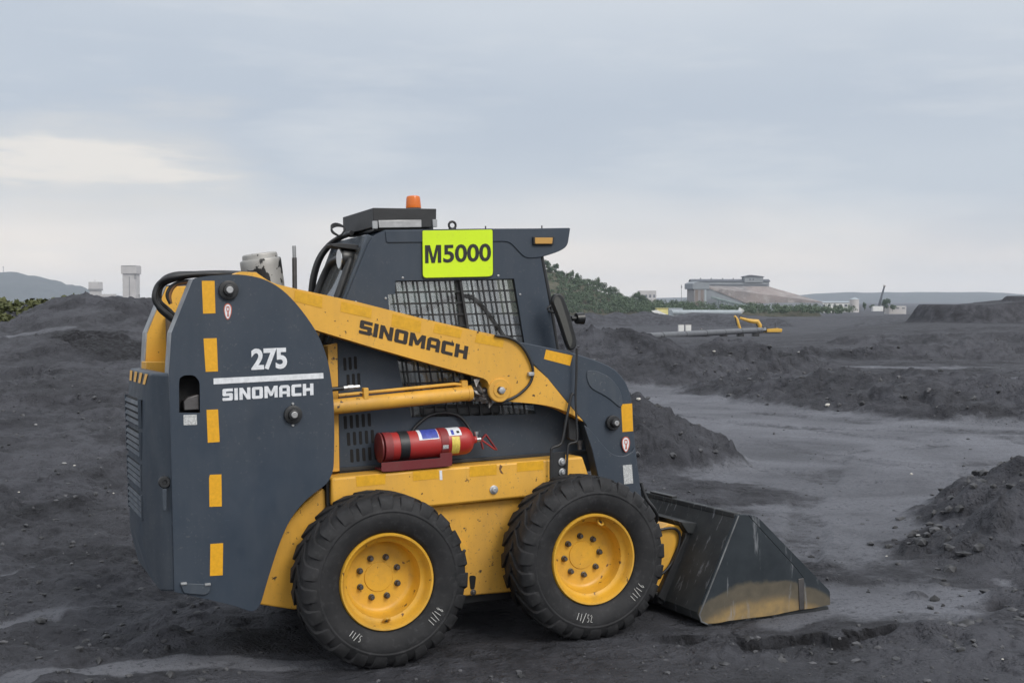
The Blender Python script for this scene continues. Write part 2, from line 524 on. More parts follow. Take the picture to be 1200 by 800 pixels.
# pocket behind the slot with a hinge block
LB().span((*V(208, 486, DP)[:1], DP + 0.10, V(208, 486, DP)[1]), (V(237, 437, DP)[0], DP + 0.112, V(237, 437, DP)[1])).build('slot_liner', 'vent_void', loader)
hb = LB(); a = V(216.5, 481, DP); c = V(234, 462, DP)
hb.plate([(a[0], a[1]), (c[0], a[1]), (c[0], c[1]), (a[0] + 0.02, c[1] - 0.012), (a[0], c[1] - 0.03)], DP + 0.02, DP + 0.095)
hb.build('hinge_block', 'bolt_steel', loader, 0.004)

def pin(px, py, d, r, name='pivot_pin', parent=loader, mat='black_steel', cap='bright_steel', depth=0.035):
    X, Z = V(px, py, d)
    rt = LB().lathe([(d + 0.01, r), (d - depth * 0.45, r), (d - depth * 0.5, r * 0.92), (d - depth * 0.5, r * 0.6), (d - depth, r * 0.56), (d - depth * 1.05, r * 0.48), (d - depth * 1.05, 0.001)], (X, 0, Z), 'y', 28).build(name, mat, parent, 0, 30)
    LB().lathe([(d - depth, r * 0.36), (d - depth * 1.2, r * 0.36), (d - depth * 1.25, r * 0.3), (d - depth * 1.25, 0.001)], (X, 0, Z), 'y', 16).build('pin_end', cap, rt, 0, 30)
    return rt
pin(267.5, 340, DP, 0.046)
pin(343, 485.5, DP, 0.044)
def grease_bolts(px, py, r, d):
    for s in (-1, 1):
        m = LB(); X, Z = V(px, py + s * r, d)
        m.lathe([(d + 0.002, 0.007), (d - 0.006, 0.007), (d - 0.008, 0.005), (d - 0.008, 0.0005)], (X, 0, Z), 'y', 10)
        m.build('grease_nipple', 'bright_steel', loader)
grease_bolts(343, 485.5, 12.5, DP)
# reflective strips on the tower cover
for q in ([(236.5, 329), (251.5, 329), (252.5, 367), (238, 367.5)], [(238.5, 396.5), (254, 396), (255.5, 435), (241, 435.5)], [(242, 480), (255.5, 479.5), (257.5, 517.5), (243.5, 518.5)],
          [(246, 556), (259.5, 555.5), (260, 593), (245.5, 593.5), (245, 560)], [(246.5, 637), (261.5, 636), (261, 673.5), (246, 674.5)]):
    tape(q, DP, parent=panel)
tape([(250.2, 443.2), (378.8, 436.8), (379.2, 443.2), (250.4, 450.2)], DP, 'white_vinyl', panel, name='white_stripe')
tape([(215, 486), (230.5, 485.5), (231, 497.5), (215.3, 498)], DP, 'grey_label', panel, name='rating_label')
def oval_sticker(px, py, w, h, d, parent):
    o1, o2, o3 = [], [], []
    for k in range(28):
        a = 2 * math.pi * k / 28
        wf = w * (1.0 + 0.28 * math.sin(a))
        o1.append((px + wf * math.cos(a), py - h * math.sin(a)))
        o2.append((px + wf * 0.78 * math.cos(a), py - h * 0.87 * math.sin(a)))
    tape(o1, d, 'red_print', parent, 0.0012, 'warning_sticker')
    s = bpy.data.objects[parent.children[-1].name] if parent.children else None
    tape(o2, d - 0.0012, 'white_vinyl', parent, 0.0008, 'sticker_face')
    m = LB()
    q = [(px - w * .35, py - h * .62), (px + w * .35, py - h * .62), (px + w * .42, py - h * .2), (px + w * .2, py + h * .1), (px + w * .25, py + h * .62), (px - w * .2, py + h * .62), (px - w * .1, py + h * .1), (px - w * .42, py - h * .2)]
    q2 = [(px - w * .2, py - h * .48), (px + w * .2, py - h * .48), (px + w * .25, py - h * .22), (px, py - h * .05), (px - w * .25, py - h * .22)]
    m.plate([pxp(q, d - 0.002), pxp(q2, d - 0.002)], d - 0.0028, d - 0.002)
    m.build('sticker_symbol', 'red_print', parent, 0, 0)
oval_sticker(267, 365, 4.6, 9.6, DP, panel)

# --- lettering
GLYPH = {
 'S': (5, [[(0.3, 0), (4.5, 0), (5, .5), (5, 3.3), (4.5, 3.75), (1.7, 3.75), (1.7, 4.55), (5, 4.55), (5, 6), (.5, 6), (0, 5.5), (0, 2.75), (.5, 2.3), (3.3, 2.3), (3.3, 1.45), (0, 1.45), (0, .3)]]),
 'I': (1.7, [[(0, 0), (1.7, 0), (1.7, 6), (0, 6)]]),
 'N': (5.4, [[(0, 0), (1.6, 0), (1.6, 3.5), (3.7, 0), (5.4, 0), (5.4, 6), (3.8, 6), (3.8, 2.5), (1.7, 6), (0, 6)]]),
 'O': (5.4, [[(.6, 0), (4.8, 0), (5.4, .6), (5.4, 5.4), (4.8, 6), (.6, 6), (0, 5.4), (0, .6)], [(1.7, 1.45), (3.7, 1.45), (3.7, 4.55), (1.7, 4.55)]]),
 'M': (6.6, [[(0, 0), (1.6, 0), (1.6, 3.3), (2.7, 1.0), (3.9, 1.0), (5, 3.3), (5, 0), (6.6, 0), (6.6, 6), (4.8, 6), (3.3, 3.0), (1.8, 6), (0, 6)]]),
 'm': (6.4, [[(0, 0), (1.35, 0), (1.35, 4.4), (2.55, 0), (3.85, 0), (5.05, 4.4), (5.05, 0), (6.4, 0), (6.4, 6), (4.45, 6), (3.2, 1.75), (1.95, 6), (0, 6)]]),
 'A': (5.4, [[(0, 0), (1.6, 0), (1.6, 1.5), (3.8, 1.5), (3.8, 0), (5.4, 0), (5.4, 5.0), (4.5, 6), (.9, 6), (0, 5.0)], [(1.6, 2.9), (3.8, 2.9), (3.8, 4.55), (1.6, 4.55)]]),
 'C': (5, [[(.6, 0), (5, 0), (5, 1.45), (1.7, 1.45), (1.7, 4.55), (5, 4.55), (5, 6), (.6, 6), (0, 5.4), (0, .6)]]),
 'H': (5.4, [[(0, 0), (1.7, 0), (1.7, 2.25), (3.7, 2.25), (3.7, 0), (5.4, 0), (5.4, 6), (3.7, 6), (3.7, 3.75), (1.7, 3.75), (1.7, 6), (0, 6)]])}
def placed(flatpts, w, h, bl, br, tl, d):
    A, B, C = V(*bl, d), V(*br, d), V(*tl, d)
    return [(A[0] + (B[0] - A[0]) * x / w + (C[0] - A[0]) * y / h, A[1] + (B[1] - A[1]) * x / w + (C[1] - A[1]) * y / h) for x, y in flatpts]
def block_word(word, bl, br, tl, d, mat, parent, name='lettering'):
    gap = 0.75; W = sum(GLYPH[ch][0] for ch in word) + gap * (len(word) - 1)
    m = LB(); x = 0
    for ch in word:
        w, loops = GLYPH[ch]
        L = [placed([(p[0] + x, p[1]) for p in l], W, 6, bl, br, tl, d) for l in loops]
        m.plate(L if len(L) > 1 else L[0], d - 0.002, d)
        x += w + gap
    return m.build(name, mat, parent, 0, 0)
def font_word(word, bl, br, tl, d, mat, parent, bold=0.02, name='lettering', shear=0.0, adv=1.0):
    cu = bpy.data.curves.new('t', 'FONT'); cu.body = word; cu.offset = bold; cu.space_character = adv; cu.resolution_u = 4
    cu.shear = shear
    o = bpy.data.objects.new('t', cu); COL.objects.link(o)
    bpy.context.view_layer.update()
    me = bpy.data.meshes.new_from_object(o.evaluated_get(bpy.context.evaluated_depsgraph_get()))
    bpy.data.objects.remove(o); bpy.data.curves.remove(cu)
    vs = [v.co.copy() for v in me.vertices]; fs = [tuple(p.vertices) for p in me.polygons]
    bpy.data.meshes.remove(me)
    x0, x1 = min(v.x for v in vs), max(v.x for v in vs); y0, y1 = min(v.y for v in vs), max(v.y for v in vs)
    P = placed([(v.x - x0, v.y - y0) for v in vs], x1 - x0, y1 - y0, bl, br, tl, d)
    m = LB().add([(p[0], d - 0.002, p[1]) for p in P], fs)
    return m.build(name, mat, parent, 0, 0)
font_word('275', (294.5, 434), (336.5, 432), (294, 408.5), DP, 'white_vinyl', panel, 0.035, adv=0.95)
block_word('SINOMACH', (260.8, 469.6), (367.3, 462.6), (260.6, 455.6), DP, 'white_vinyl', panel)

# --- rear hood with louvred door
DH = 0.50                                      # the door tapers to a narrower rear face
hp = [((199.5, 437), DP + .006), ((177.5, 437), DP + .11), ((167.3, 471), DH), ((166.6, 560), DH), ((169.5, 640), DH), ((188, 693), DP + .13), ((205, 694), DP + .006)]
near = [(*V(p[0], p[1], d)[:1], d, V(p[0], p[1], d)[1]) for p, d in hp]
prof = [(q[0], q[2]) for q in near]
far_ = [(q[0], 2 * HALF - q[1], q[2]) for q in near]
fs = [(0, 1, 2, 3, 4, 5, 6), tuple(range(13, 6, -1))] + [(k, (k + 1) % 7, 7 + (k + 1) % 7, 7 + k) for k in range(7)]
hood = LB().add(near + far_, fs).build('rear_door', 'navy_dusty', loader, 0.014, seg=3)
# louvres in the rear face: dark recess frames with slats
lx = V(166.6, 520, DH)[0]
for (z1, z0) in ((1.315, 1.185), (1.155, 1.035), (1.00, 0.885), (0.85, 0.74)):
    m = LB(); dA, dB = DH + 0.03, 2 * HALF - DH - 0.03
    m.span((lx - 0.006, dA, z0), (lx + 0.02, dB, z1))
    lv = m.build('louvre_panel', 'vent_void', hood, 0)
    m = LB()
    k = 4
    for j in range(k):
        zc = z0 + (z1 - z0) * (j + 0.5) / k
        m.box((lx - 0.008, (dA + dB) / 2, zc), (0.002, (dB - dA) / 2, (z1 - z0) / k * 0.34), Matrix.Rotation(math.radians(22), 3, 'Y'))
    m.box((lx - 0.004, dA - 0.006, (z0 + z1) / 2), (0.008, 0.006, (z1 - z0) / 2 + 0.006)); m.box((lx - 0.004, dB + 0.006, (z0 + z1) / 2), (0.008, 0.006, (z1 - z0) / 2 + 0.006))
    m.build('louvre_slats', 'navy_dusty', lv, 0.001)
# hazard tapes on the sloping top of the door
a, c = prof[1], prof[2]
A0, A1 = Vector(near[1]), Vector(far_[1]); C0, C1 = Vector(near[2]), Vector(far_[2])
nrm_ = (C0 - A0).cross(A1 - A0).normalized(); nrm_ = nrm_ if nrm_.x < 0 else -nrm_
for k in range(4):
    u0, u1 = .10 + .24 * k, .22 + .24 * k
    q = [A0.lerp(A1, u0).lerp(C0.lerp(C1, u0), .06), A0.lerp(A1, u1).lerp(C0.lerp(C1, u1), .06), A0.lerp(A1, u1).lerp(C0.lerp(C1, u1), .42), A0.lerp(A1, u0).lerp(C0.lerp(C1, u0), .42)]
    LB().add([v + nrm_ * .004 for v in q], [(0, 1, 2, 3)]).build('reflective_tape', 'tape_amber', hood, 0, 0)
DP_ = DP; DP = DP + .035
X, Z = V(192.5, 564.5, DP)
lt = LB().lathe([(DP + 0.01, 0.028), (DP - 0.012, 0.028), (DP - 0.016, 0.024), (DP - 0.016, 0.012), (DP - 0.008, 0.010), (DP - 0.008, 0.001)], (X, 0, Z), 'y', 24).build('door_latch', 'black_steel', hood, 0, 30)
LB().plate(pxp(rnd([(190, 572), (195, 572), (195, 598, 2), (190.5, 598, 2)]), DP), DP - 0.014, DP).build('latch_handle', 'navy_dusty', lt, 0.003)
DP = DP_
part(rnd([(212, 683), (247, 684), (246, 694, 3), (240, 697, 3), (215, 695, 4)]), DP - 0.012, DP, 'step_pad', 'navy_dusty', panel, 0.003)
for q in ((215, 683), (243, 684)):
    X, Z = V(*q, DP); LB().box((X, DP - 0.008, Z), (0.014, 0.01, 0.006)).build('pad_bolt', 'edge_steel', panel, 0.003)

# engine cover between the towers, exhaust, precleaner
ec = LB().span((V(205, 345, .8)[0], DP + 0.16, 1.2), (V(340, 345, .8)[0], 2 * HALF - DP - 0.16, 1.74)).build('engine_cover', 'navy_dusty', loader, 0.02)
part([(198, 424), (171, 424), (171, 437), (198, 437)], 1.0, 2 * HALF - DP - 0.16, 'rear_crossmember', 'yellow_grimy', loader, 0.003)
def canister():
    b0 = Vector(VP(310, 338, 0.8)); t0 = Vector(VP(303, 290, 0.8)); ax = (t0 - b0).normalized()
    u = ax.cross(Vector((0, 1, 0))).normalized(); w = ax.cross(u)
    rr = random.Random(3); n = 40
    prof = [(-0.06, 0.100), (0.0, 0.104), (0.02, 0.106), (0.145, 0.1065), (0.152, 0.104), (0.156, 0.092), (0.178, 0.090), (0.184, 0.084), (0.186, 0.02)]
    vs, fs = [], []
    dents = [(1.0, 0.07, .016, .5, .035), (4.0, 0.09, .022, .45, .04), (3.4, 0.05, .015, .4, .03), (4.7, 0.12, .014, .35, .03), (5.2, 0.06, .012, .3, .03)]
    pts = []
    for i in range(len(prof) - 1):
        for k in range(4):
            t = k / 4; pts.append((prof[i][0] * (1 - t) + prof[i + 1][0] * t, prof[i][1] * (1 - t) + prof[i + 1][1] * t))
    pts.append(prof[-1])
    for h, r in pts:
        for k in range(n):
            a = 2 * math.pi * k / n; q = r
            for (da, dh, dep, sa, sh) in dents:
                x = (a - da + math.pi) % (2 * math.pi) - math.pi
                q -= dep * .22 * math.exp(-(x / sa) ** 2 - ((h - dh) / sh) ** 2)
            vs.append(b0 + ax * h + (u * math.cos(a) + w * math.sin(a)) * q)
    for i in range(len(pts) - 1):
        for k in range(n): fs.append((i * n + k, i * n + (k + 1) % n, (i + 1) * n + (k + 1) % n, (i + 1) * n + k))
    fs.append(tuple((len(pts) - 1) * n + k for k in range(n)))
    m = LB().add(vs, fs)
    return m.build('precleaner', 'dented_can', loader, 0, 40, label='dented silver precleaner with flaking black paint')
def can_mat():
    b = NB('dented_can')
    n = b.noise(9, 6, 0.6, None, 0.6)
    c = b.mix(b.rng(b.noise(5, 5), 0.3, 0.7), (0.27, 0.265, 0.25), (0.44, 0.43, 0.41))
    c = b.mix(b.rng(n, 0.55, 0.575), c, (0.02, 0.02, 0.02)); b.set('Base Color', c); b.set('Metallic', 0.35); b.set('Roughness', 0.5); b.bump(n, 0.3, 0.01); b.done()
can_mat(); canister()
m = LB(); a = Vector(VP(345.5, 350, .8)); c = Vector(VP(345, 302, .8)); e = Vector(VP(344.5, 288, .8))
ex = LB().tube([a, c], 0.0125, 14).build('exhaust_pipe', 'bolt_steel', loader, 0, 40)
LB().tube([c - Vector((0, 0, .01)), e], 0.0098, 14).build('pipe_tip', 'edge_steel', ex, 0, 40)

# hoses looping from the engine bay over the tower
for k, (o1, o2, dz) in enumerate(((0.46, 0.50, 0), (0.50, 0.53, 3), (0.54, 0.55, -3), (0.60, 0.62, 1.5))):
    j = k * 1.6
    pts = [VP(300, 322 + dz * .3, o1 + .1), VP(262, 321 + dz * .4, o1), VP(228, 321.5 + dz * .3, o1), VP(200 + j, 325 + dz, o1), VP(186 + j, 333 + dz, o2), VP(181 + j * 1.3, 347, o2), VP(185 + j, 358 + dz, o2), VP(197 + j, 369 + dz, o2), VP(212, 382, o2)]
    LB().tube(crv(pts, 7), 0.0135 if k < 3 else 0.010, 10).build('hydraulic_hose', 'hose_rubber', loader, 0, 60)
for k in range(2):
    pts = [VP(255, 331 + 2 * k, .52), VP(222, 329 + 2 * k, .5), VP(203 + k * 3, 334, .5), VP(196 + k * 3, 345, .5), VP(200, 356, .5)]
    LB().tube(crv(pts, 6), 0.009, 9).build('hydraulic_hose', 'hose_rubber' if k == 0 else 'rust_tube', loader, 0, 60)

# --- loader arm: yellow upper beam with knee
arm_px = rnd([(276, 318, 8), (300, 319), (318, 331.5, 10), (345.8, 338), (420, 354), (496, 373.3), (560, 388), (587, 393.5, 20), (609, 402, 18), (621.5, 425, 6), (641.6, 443), (661, 467), (684, 494, 1.5),
              (662, 480.5, 20), (638, 474, 20), (606, 471, 10), (597, 470.5, 4), (583, 467.5, 8), (574.5, 461, 8), (573, 449, 8), (569, 443.8, 6), (516, 429.6), (440, 408), (371, 387), (330, 376, 10), (290, 372, 20), (262, 350, 20)])
arm = part(arm_px, DA, DA + 0.11, 'lift_arm', 'yellow_paint', bevel=0.005, label='yellow lift arm with black lettering')
mirror(arm)
block_word('SINOMACH', (420.2, 390.2), (546.8, 421.0), (422.5, 374.5), DA, 'black_vinyl', arm)
for q in ([(345.5, 340), (378, 348), (377.5, 361), (345, 353)], [(400, 353), (436, 361.5), (435, 373), (399, 365)], [(460, 367.5), (494, 376), (492.5, 390), (458.5, 382)], [(510, 379), (542, 386.5), (539.5, 396), (507.5, 389.5)], [(559, 390.5), (591, 398), (589, 407), (556.5, 401)]):
    tape(q, DA, 'tape_yellow', arm)
X, Z = V(587.5, 457, DA)
bs = LB().lathe([(DA + 0.01, 0.062), (DA - 0.008, 0.062), (DA - 0.012, 0.058), (DA - 0.012, 0.036), (DA - 0.016, 0.036), (DA - 0.016, 0.02)], (X - 0.012, 0, Z), 'y', 36).build('arm_boss', 'yellow_grimy', arm, 0, 30)
LB().lathe([(DA, 0.020), (DA - 0.026, 0.019), (DA - 0.028, 0.014), (DA - 0.028, 0.0005)], (X - 0.005, 0, Z), 'y', 6).build('boss_bolt', 'zinc_bolt', bs, 0.001, 30)
# hose hugging the knee
LB().tube(crv([VP(580, 393, DA - .012), VP(597, 396, DA - .012), VP(610, 404, DA - .014), VP(620, 419, DA - .014), VP(624.5, 434, DA - .014), VP(621, 449, DA - .012), VP(608, 462, DA - .012), VP(594, 469, DA - .01), VP(584, 472, DA + .02)], 7), 0.0075, 10).build('knee_hose', 'hose_rubber', arm, 0, 60)
X, Z = V(621, 438, DA); LB().box((X, DA - .012, Z), (.016, .012, .010)).build('hose_clip', 'zinc_bolt', arm, 0.003)

# --- dark lower arm
low_px = rnd([(600, 399), (620, 402.5), (640, 406.5), (672, 413.5), (703, 423.5, 10), (722, 433, 14), (735, 449, 14), (740.5, 468, 10), (744, 517), (749, 558), (753, 590), (764, 640, 6), (740, 660), (716, 600), (703, 567), (696, 532), (686.5, 497), (660, 466), (640, 442), (618, 420)])
low = part(low_px, DA + 0.012, DA + 0.10, 'lower_arm', 'navy_paint', bevel=0.005)
mirror(low)
# lower doubler plate with a welded edge
part(rnd([(684.5, 497.5), (692, 503, 8), (709, 524, 12), (719, 533, 8), (731, 534.5, 8), (741, 529), (744.2, 524), (749, 558), (753, 590), (735, 600), (716, 600), (703, 567), (694, 527)]), DA, DA + 0.0125, 'doubler_plate', 'navy_paint', low, 0.004)
part(rnd([(688, 434, 3), (698, 433.5, 6), (716, 442, 8), (728, 458, 8), (730.5, 473, 5), (727, 478, 3), (712, 465, 10), (692, 455, 8), (687.5, 443, 5)]), DA + 0.006, DA + 0.0125, 'pressed_rib', 'navy_dusty', low, 0.006)
tape([(640, 409.5), (671, 416.5), (668, 428.5), (637.5, 420.5)], DA + 0.012, parent=low)
tape([(728, 473.5), (740.8, 472.5), (742, 505), (729.5, 506)], DA + 0.012, parent=low)
oval_sticker(733.5, 520.5, 4.6, 9.2, DA + 0.0, low)
tape([(730, 545), (740.5, 544), (742, 566), (731.5, 567)], DA, 'grey_label', low, name='warning_label')
pin(717, 495, DA + 0.012, 0.040, depth=0.05, parent=low)
LB().tube(crv([VP(689, 495, .36), VP(693, 520, .36), VP(698, 545, .36), VP(701, 572, .36)]), 0.012, 10).build('brake_pipe', 'rust_tube', loader, 0, 60)
LB().tube(crv([VP(684, 497, .38), VP(688, 520, .38), VP(694, 550, .38)]), 0.009, 10).build('hydraulic_hose', 'hose_rubber', loader, 0, 60)
LB().tube(crv([VP(751, 565, .30), VP(757, 583, .29), VP(765, 594, .28), VP(770, 604, .30), VP(768, 612, .33), VP(760, 612, .36)]), 0.010, 10).build('hydraulic_hose', 'hose_rubber', loader, 0, 60)

# --- lift cylinder
dcy = DA + 0.055
a, c = Vector(VP(378, 477.7, dcy)), Vector(VP(552, 460.2, dcy))
cy = LB().tube([a, a.lerp(c, .97), a.lerp(c, .972), c], [0.0385, 0.0385, 0.041, 0.041], 32).build('lift_cylinder', 'yellow_grimy', loader, 0, 40)
mirror(cy)
LB().tube([a.lerp(c, .1) + Vector((0, -.01, .055)), a.lerp(c, .55) + Vector((0, -.01, .055)), a.lerp(c, .88) + Vector((0, -.01, .055)), a.lerp(c, .95) + Vector((0, -.005, .045)), a.lerp(c, .96) + Vector((0, 0, .03))], 0.0085, 12).build('steel_pipe', 'yellow_grimy', cy, 0, 50)
q = a.lerp(c, .275); LB().box((q.x, q.y - .012, q.z + .05), (.013, .02, .03)).build('pipe_clamp', 'yellow_paint', cy, 0.004)
q = a.lerp(c, .95); LB().box((q.x, q.y, q.z + .048), (.018, .02, .022)).build('pipe_elbow', 'yellow_grimy', cy, 0.006)
q0 = a.lerp(c, .05) + Vector((0, -.01, .088)); q1 = a.lerp(c, .24) + Vector((0, -.01, .088))
LB().tube([q0, q0.lerp(q1, .45)], 0.011, 12).build('hydraulic_hose', 'hose_rubber', loader, 0, 50)
LB().tube([q0.lerp(q1, .42), q0.lerp(q1, .6), q0.lerp(q1, .6), q0.lerp(q1, .78), q0.lerp(q1, .78), q1], [.0105, .0105, .0135, .0135, .010, .010], 6).build('hose_fitting', 'bright_steel', loader, 0, 30)
# torn foil sleeve on the rod end
def sleeve():
    rr = random.Random(11); m = LB(); n = 16
    e = Vector(VP(571, 466, dcy)); pts = [c, c.lerp(e, .3), c.lerp(e, .6), e]
    ax = (e - c).normalized(); u = Vector((0, 1, 0)); w = ax.cross(u)
    vs, fs = [], []
    for i in range(7):
        p = c.lerp(e, i / 6)
        for k in range(n):
            t = 2 * math.pi * k / n; r = 0.037 + rr.uniform(-.012, .010) - (0.010 * i / 6)
            vs.append(p + (u * math.cos(t) + w * math.sin(t)) * r + ax * rr.uniform(-.006, .006))
    for i in range(6):
        for k in range(n): fs.append((i * n + k, i * n + (k + 1) % n, (i + 1) * n + (k + 1) % n, (i + 1) * n + k))
    m.add(vs, fs)
    for k in range(5):
        p = Vector(VP(560 + k * 4, 452 + k * 5, dcy - .04)); v = [p + Vector((rr.uniform(-.03, .03), rr.uniform(-.02, .02), rr.uniform(-.05, .05))) for _ in range(4)]
        m.add(v, [(0, 1, 2), (0, 2, 3)])
    return m.build('torn_foil_sleeve', 'foil', cy, 0, 0)
b = NB('foil'); b.set('Base Color', b.mix(b.rng(b.noise(20, 4), .4, .6), (0.30, 0.29, 0.28), (0.07, 0.06, 0.055))); b.set('Metallic', 0.5); b.set('Roughness', 0.4); b.done()
sleeve()
LB().tube([c, Vector(VP(583, 457, dcy))], 0.022, 16).build('cylinder_rod', 'bolt_steel', cy, 0, 40)

# --- chassis
band_px = [(388, 560), (484, 551), (600, 541.5), (683, 534.5, 3), (690, 556), (690, 580), (612, 583), (508, 593.5), (420, 600), (388.5, 592)]
band = part(rnd(band_px), DB, 2 * HALF - DB, 'chassis_band', 'yellow_paint', bevel=0.012)
lowc = part([(379, 572), (400, 597), (512, 592.5), (612, 583), (700, 575), (706, 640), (640, 690), (598, 693.5), (548, 698), (500, 700), (440, 700), (345, 714), (304, 708), (318, 655), (336, 613), (356, 590)], DL, 2 * HALF - DL, 'chassis', 'yellow_grimy', bevel=0.008)
LB().span((V(384, 595, DL)[0] - .012, DL - .03, V(384, 600, DL)[1]), (V(390, 560, DL)[0] - .008, DL + .05, V(388, 560, DL)[1])).build('chassis_gap', 'vent_void', loader)
part([(384, 405), (395.5, 402), (398, 552), (387.5, 553)], DC - 0.04, DC + 0.05, 'cab_post', 'yellow_grimy', bevel=0.003)
for q in ([(417, 558), (452, 555), (451.5, 567), (418, 570)], [(484, 552.5), (514, 550), (514, 560.5), (484, 563)], [(550.5, 546.5), (582, 544), (582, 556), (550.5, 558.5)], [(606, 542), (637, 539.5), (637, 550), (606, 552.5)]):
    tape(q, DB, 'tape_yellow', band)
tape([(515, 551), (518, 551), (518.5, 562), (515.5, 562)], DB, 'white_vinyl', band, name='torn_label')
tape([(586, 544), (589, 546), (587, 550), (590, 555), (587, 554), (585, 549)], DB, 'rust_tube', band, name='paint_scar')
def bolt(px, py, d, r, parent, mat='zinc_bolt'):
    X, Z = V(px, py, d)
    o = LB().lathe([(d + .002, r), (d - r * .25, r), (d - r * .3, r * .9), (d - r * .3, r * .62), (d - r * .8, r * .6), (d - r * .9, r * .45), (d - r * .9, .0005)], (X, 0, Z), 'y', 18).build('bolt', mat, parent, 0, 30)
    return o
bolt(578.5, 573.5, DB, 0.023, band)
part(rnd([(550, 674, 3), (558, 674, 3), (557, 684), (556, 690, 2), (551.5, 690, 2), (551, 684)]), DL - .004, DL + .0, 'tow_slot', 'vent_void', lowc, 0)
bolt(554.5, 693.5, DL, 0.016, lowc, 'bolt_steel')
for wx, wz in ((0.0, WR), (WB, WR)):
    ax = LB().lathe([(DL + .02, .20), (DL - .01, .20), (DL - .016, .194), (DL - .016, .10), (0.2, .09), (0.16, .085)], (wx, 0, wz), 'y', 48).build('axle_housing', 'yellow_grimy', loader, 0, 30)
    mirror(ax)
part(rnd([(538, 630, 4), (548, 640, 6), (549.5, 660, 6), (540, 672, 4)]), DL - .012, DL, 'axle_flange', 'yellow_paint', lowc, .003)
bolt(544, 645, DL - .012, .009, lowc, 'bolt_steel')
LB().span((V(560, 690, DL)[0] - .75, DL + .05, .17), (V(560, 690, DL)[0] + .45, 2 * HALF - DL - .05, .26)).build('belly_plate', 'black_steel', loader, .01)
# bracket of bent rods with two bolts
bk = part([(646, 530), (662.5, 529), (664, 558), (647, 560)], DB - .008, DB, 'rod_bracket', 'black_steel', bevel=.002)
bolt(658.3, 541, DB - .008, .021, bk); bolt(659, 553, DB - .008, .021, bk)
dr = DB - .03
LB().tube(crv([VP(645.5, 561, dr), VP(645.5, 545, dr), VP(646, 529, dr), VP(647.5, 524.5, dr), VP(655, 521.5, dr), VP(659, 516, dr), VP(664, 490, dr), VP(669.5, 464, dr), VP(672, 461.5, dr)], 5), .0075, 10).build('bent_rod', 'black_steel', loader, 0, 60)
LB().tube(crv([VP(664, 558, dr), VP(664.5, 540, dr), VP(665.5, 524, dr), VP(668, 519.5, dr), VP(675, 517.5, dr), VP(676.5, 512, dr), VP(675.5, 490, dr), VP(674.5, 463, dr), VP(675.5, 440, dr), VP(676, 408, dr)], 5), .0062, 10).build('mirror_rod', 'black_steel', loader, 0, 60)
part(rnd([(666, 488, 2), (676, 492, 3), (679, 508, 3), (677, 517, 3), (667, 515, 3)]), DC - .1, DC - .05, 'valve_block', 'black_steel', loader, .006)
LB().lathe([(0, .012), (.03, .012), (.031, .018), (.05, .018), (.051, .001)], (V(672, 525, DC)[0], DC - .08, V(672, 525, DC)[1]), 'z', 10).build('valve_fitting', 'bolt_steel', loader, 0, 30)

# --- cab
win = pxp([(463.5, 329), (602.5, 326.5), (616, 410), (628, 485), (482, 489), (469, 440), (456, 362), (454.5, 345), (463, 344.5)], DC)
cab_px = rnd([(405.5, 350), (430.5, 288, 4), (436, 277.5, 8), (446, 271.5, 6), (456, 269.3, 4), (560, 268), (668, 267.5, 2), (664.5, 288, 5), (655, 294, 10), (633.5, 300.5, 2), (643, 352), (652, 408), (688, 500), (692, 552), (398, 560), (396, 404), (389, 402)])
cab = LB().plate([pxp(cab_px, DC), win], DC, DC + .012).build('cab_side', 'navy_paint', loader, .003)
mirror(cab)
part(rnd([(451.5, 270.3, 2), (668.5, 267, 2), (665.2, 288.6, 6), (655, 295, 10), (634, 301.5), (619, 302.8, 6), (613, 300, 5), (598.5, 284.5, 6), (592, 283, 4), (453, 284.4, 2)]), DC - .006, DC, 'roof_trim', 'navy_paint', cab, .003)
mirror(bpy.data.objects['roof_trim'])
# welded window grid
g = LB(); A = pxp([(463.5, 329), (602.5, 326.5), (630, 487), (486, 489)], DC)
def bil(u, v): return (A[0][0] * (1 - u) * (1 - v) + A[1][0] * u * (1 - v) + A[2][0] * u * v + A[3][0] * (1 - u) * v, A[0][1] * (1 - u) * (1 - v) + A[1][1] * u * (1 - v) + A[2][1] * u * v + A[3][1] * (1 - u) * v)
for k in range(0, 12):
    u = k / 11
    a, c = bil(u, 0), bil(u, 1)
    w = 0.0085 if k not in (6,) else 0.013
    g.plate([(a[0] - w / 2, a[1]), (a[0] + w / 2, a[1]), (c[0] + w / 2, c[1]), (c[0] - w / 2, c[1])], DC + .014, DC + .022)
for k in range(0, 13):
    v = k / 12
    a, c = bil(-0.03, v), bil(1.02, v)
    w = 0.0085
    g.plate([(a[0], a[1] - w / 2), (c[0], c[1] - w / 2), (c[0], c[1] + w / 2), (a[0], a[1] + w / 2)], DC + .0222, DC + .030)
grid = g.build('window_grid', 'black_steel', cab, 0)
gl = LB().plate(pxp([(450, 325), (606, 322), (634, 490), (478, 494)], DC), DC + .05, DC + .054).build('side_window', 'window_glass', cab, 0)
mirror(gl)
# the tall black divider seen through the grid
part([(534, 327), (541, 327), (556, 489), (548, 489)], DC + .034, DC + .046, 'window_divider', 'black_steel', cab, .001)
xr0, zr = V(405.5, 350, DC)
xrt, zrt = V(436, 277.5, DC)
xf0, zf0 = V(634, 301, DC); xf1, zf1 = V(652, 408, DC)
ztop = V(560, 268, DC)[1]
RI, RO = DC + .014, 2 * HALF - DC - .014
rf = LB(); rf.plate([(V(452, 270, DC)[0], ztop - .006), (V(660, 268, DC)[0], ztop - .004), (V(660, 280, DC)[0], ztop - .045), (V(445, 280, DC)[0], ztop - .045)], RI, RO); rf.build('cab_roof', 'navy_dusty', loader, .006)
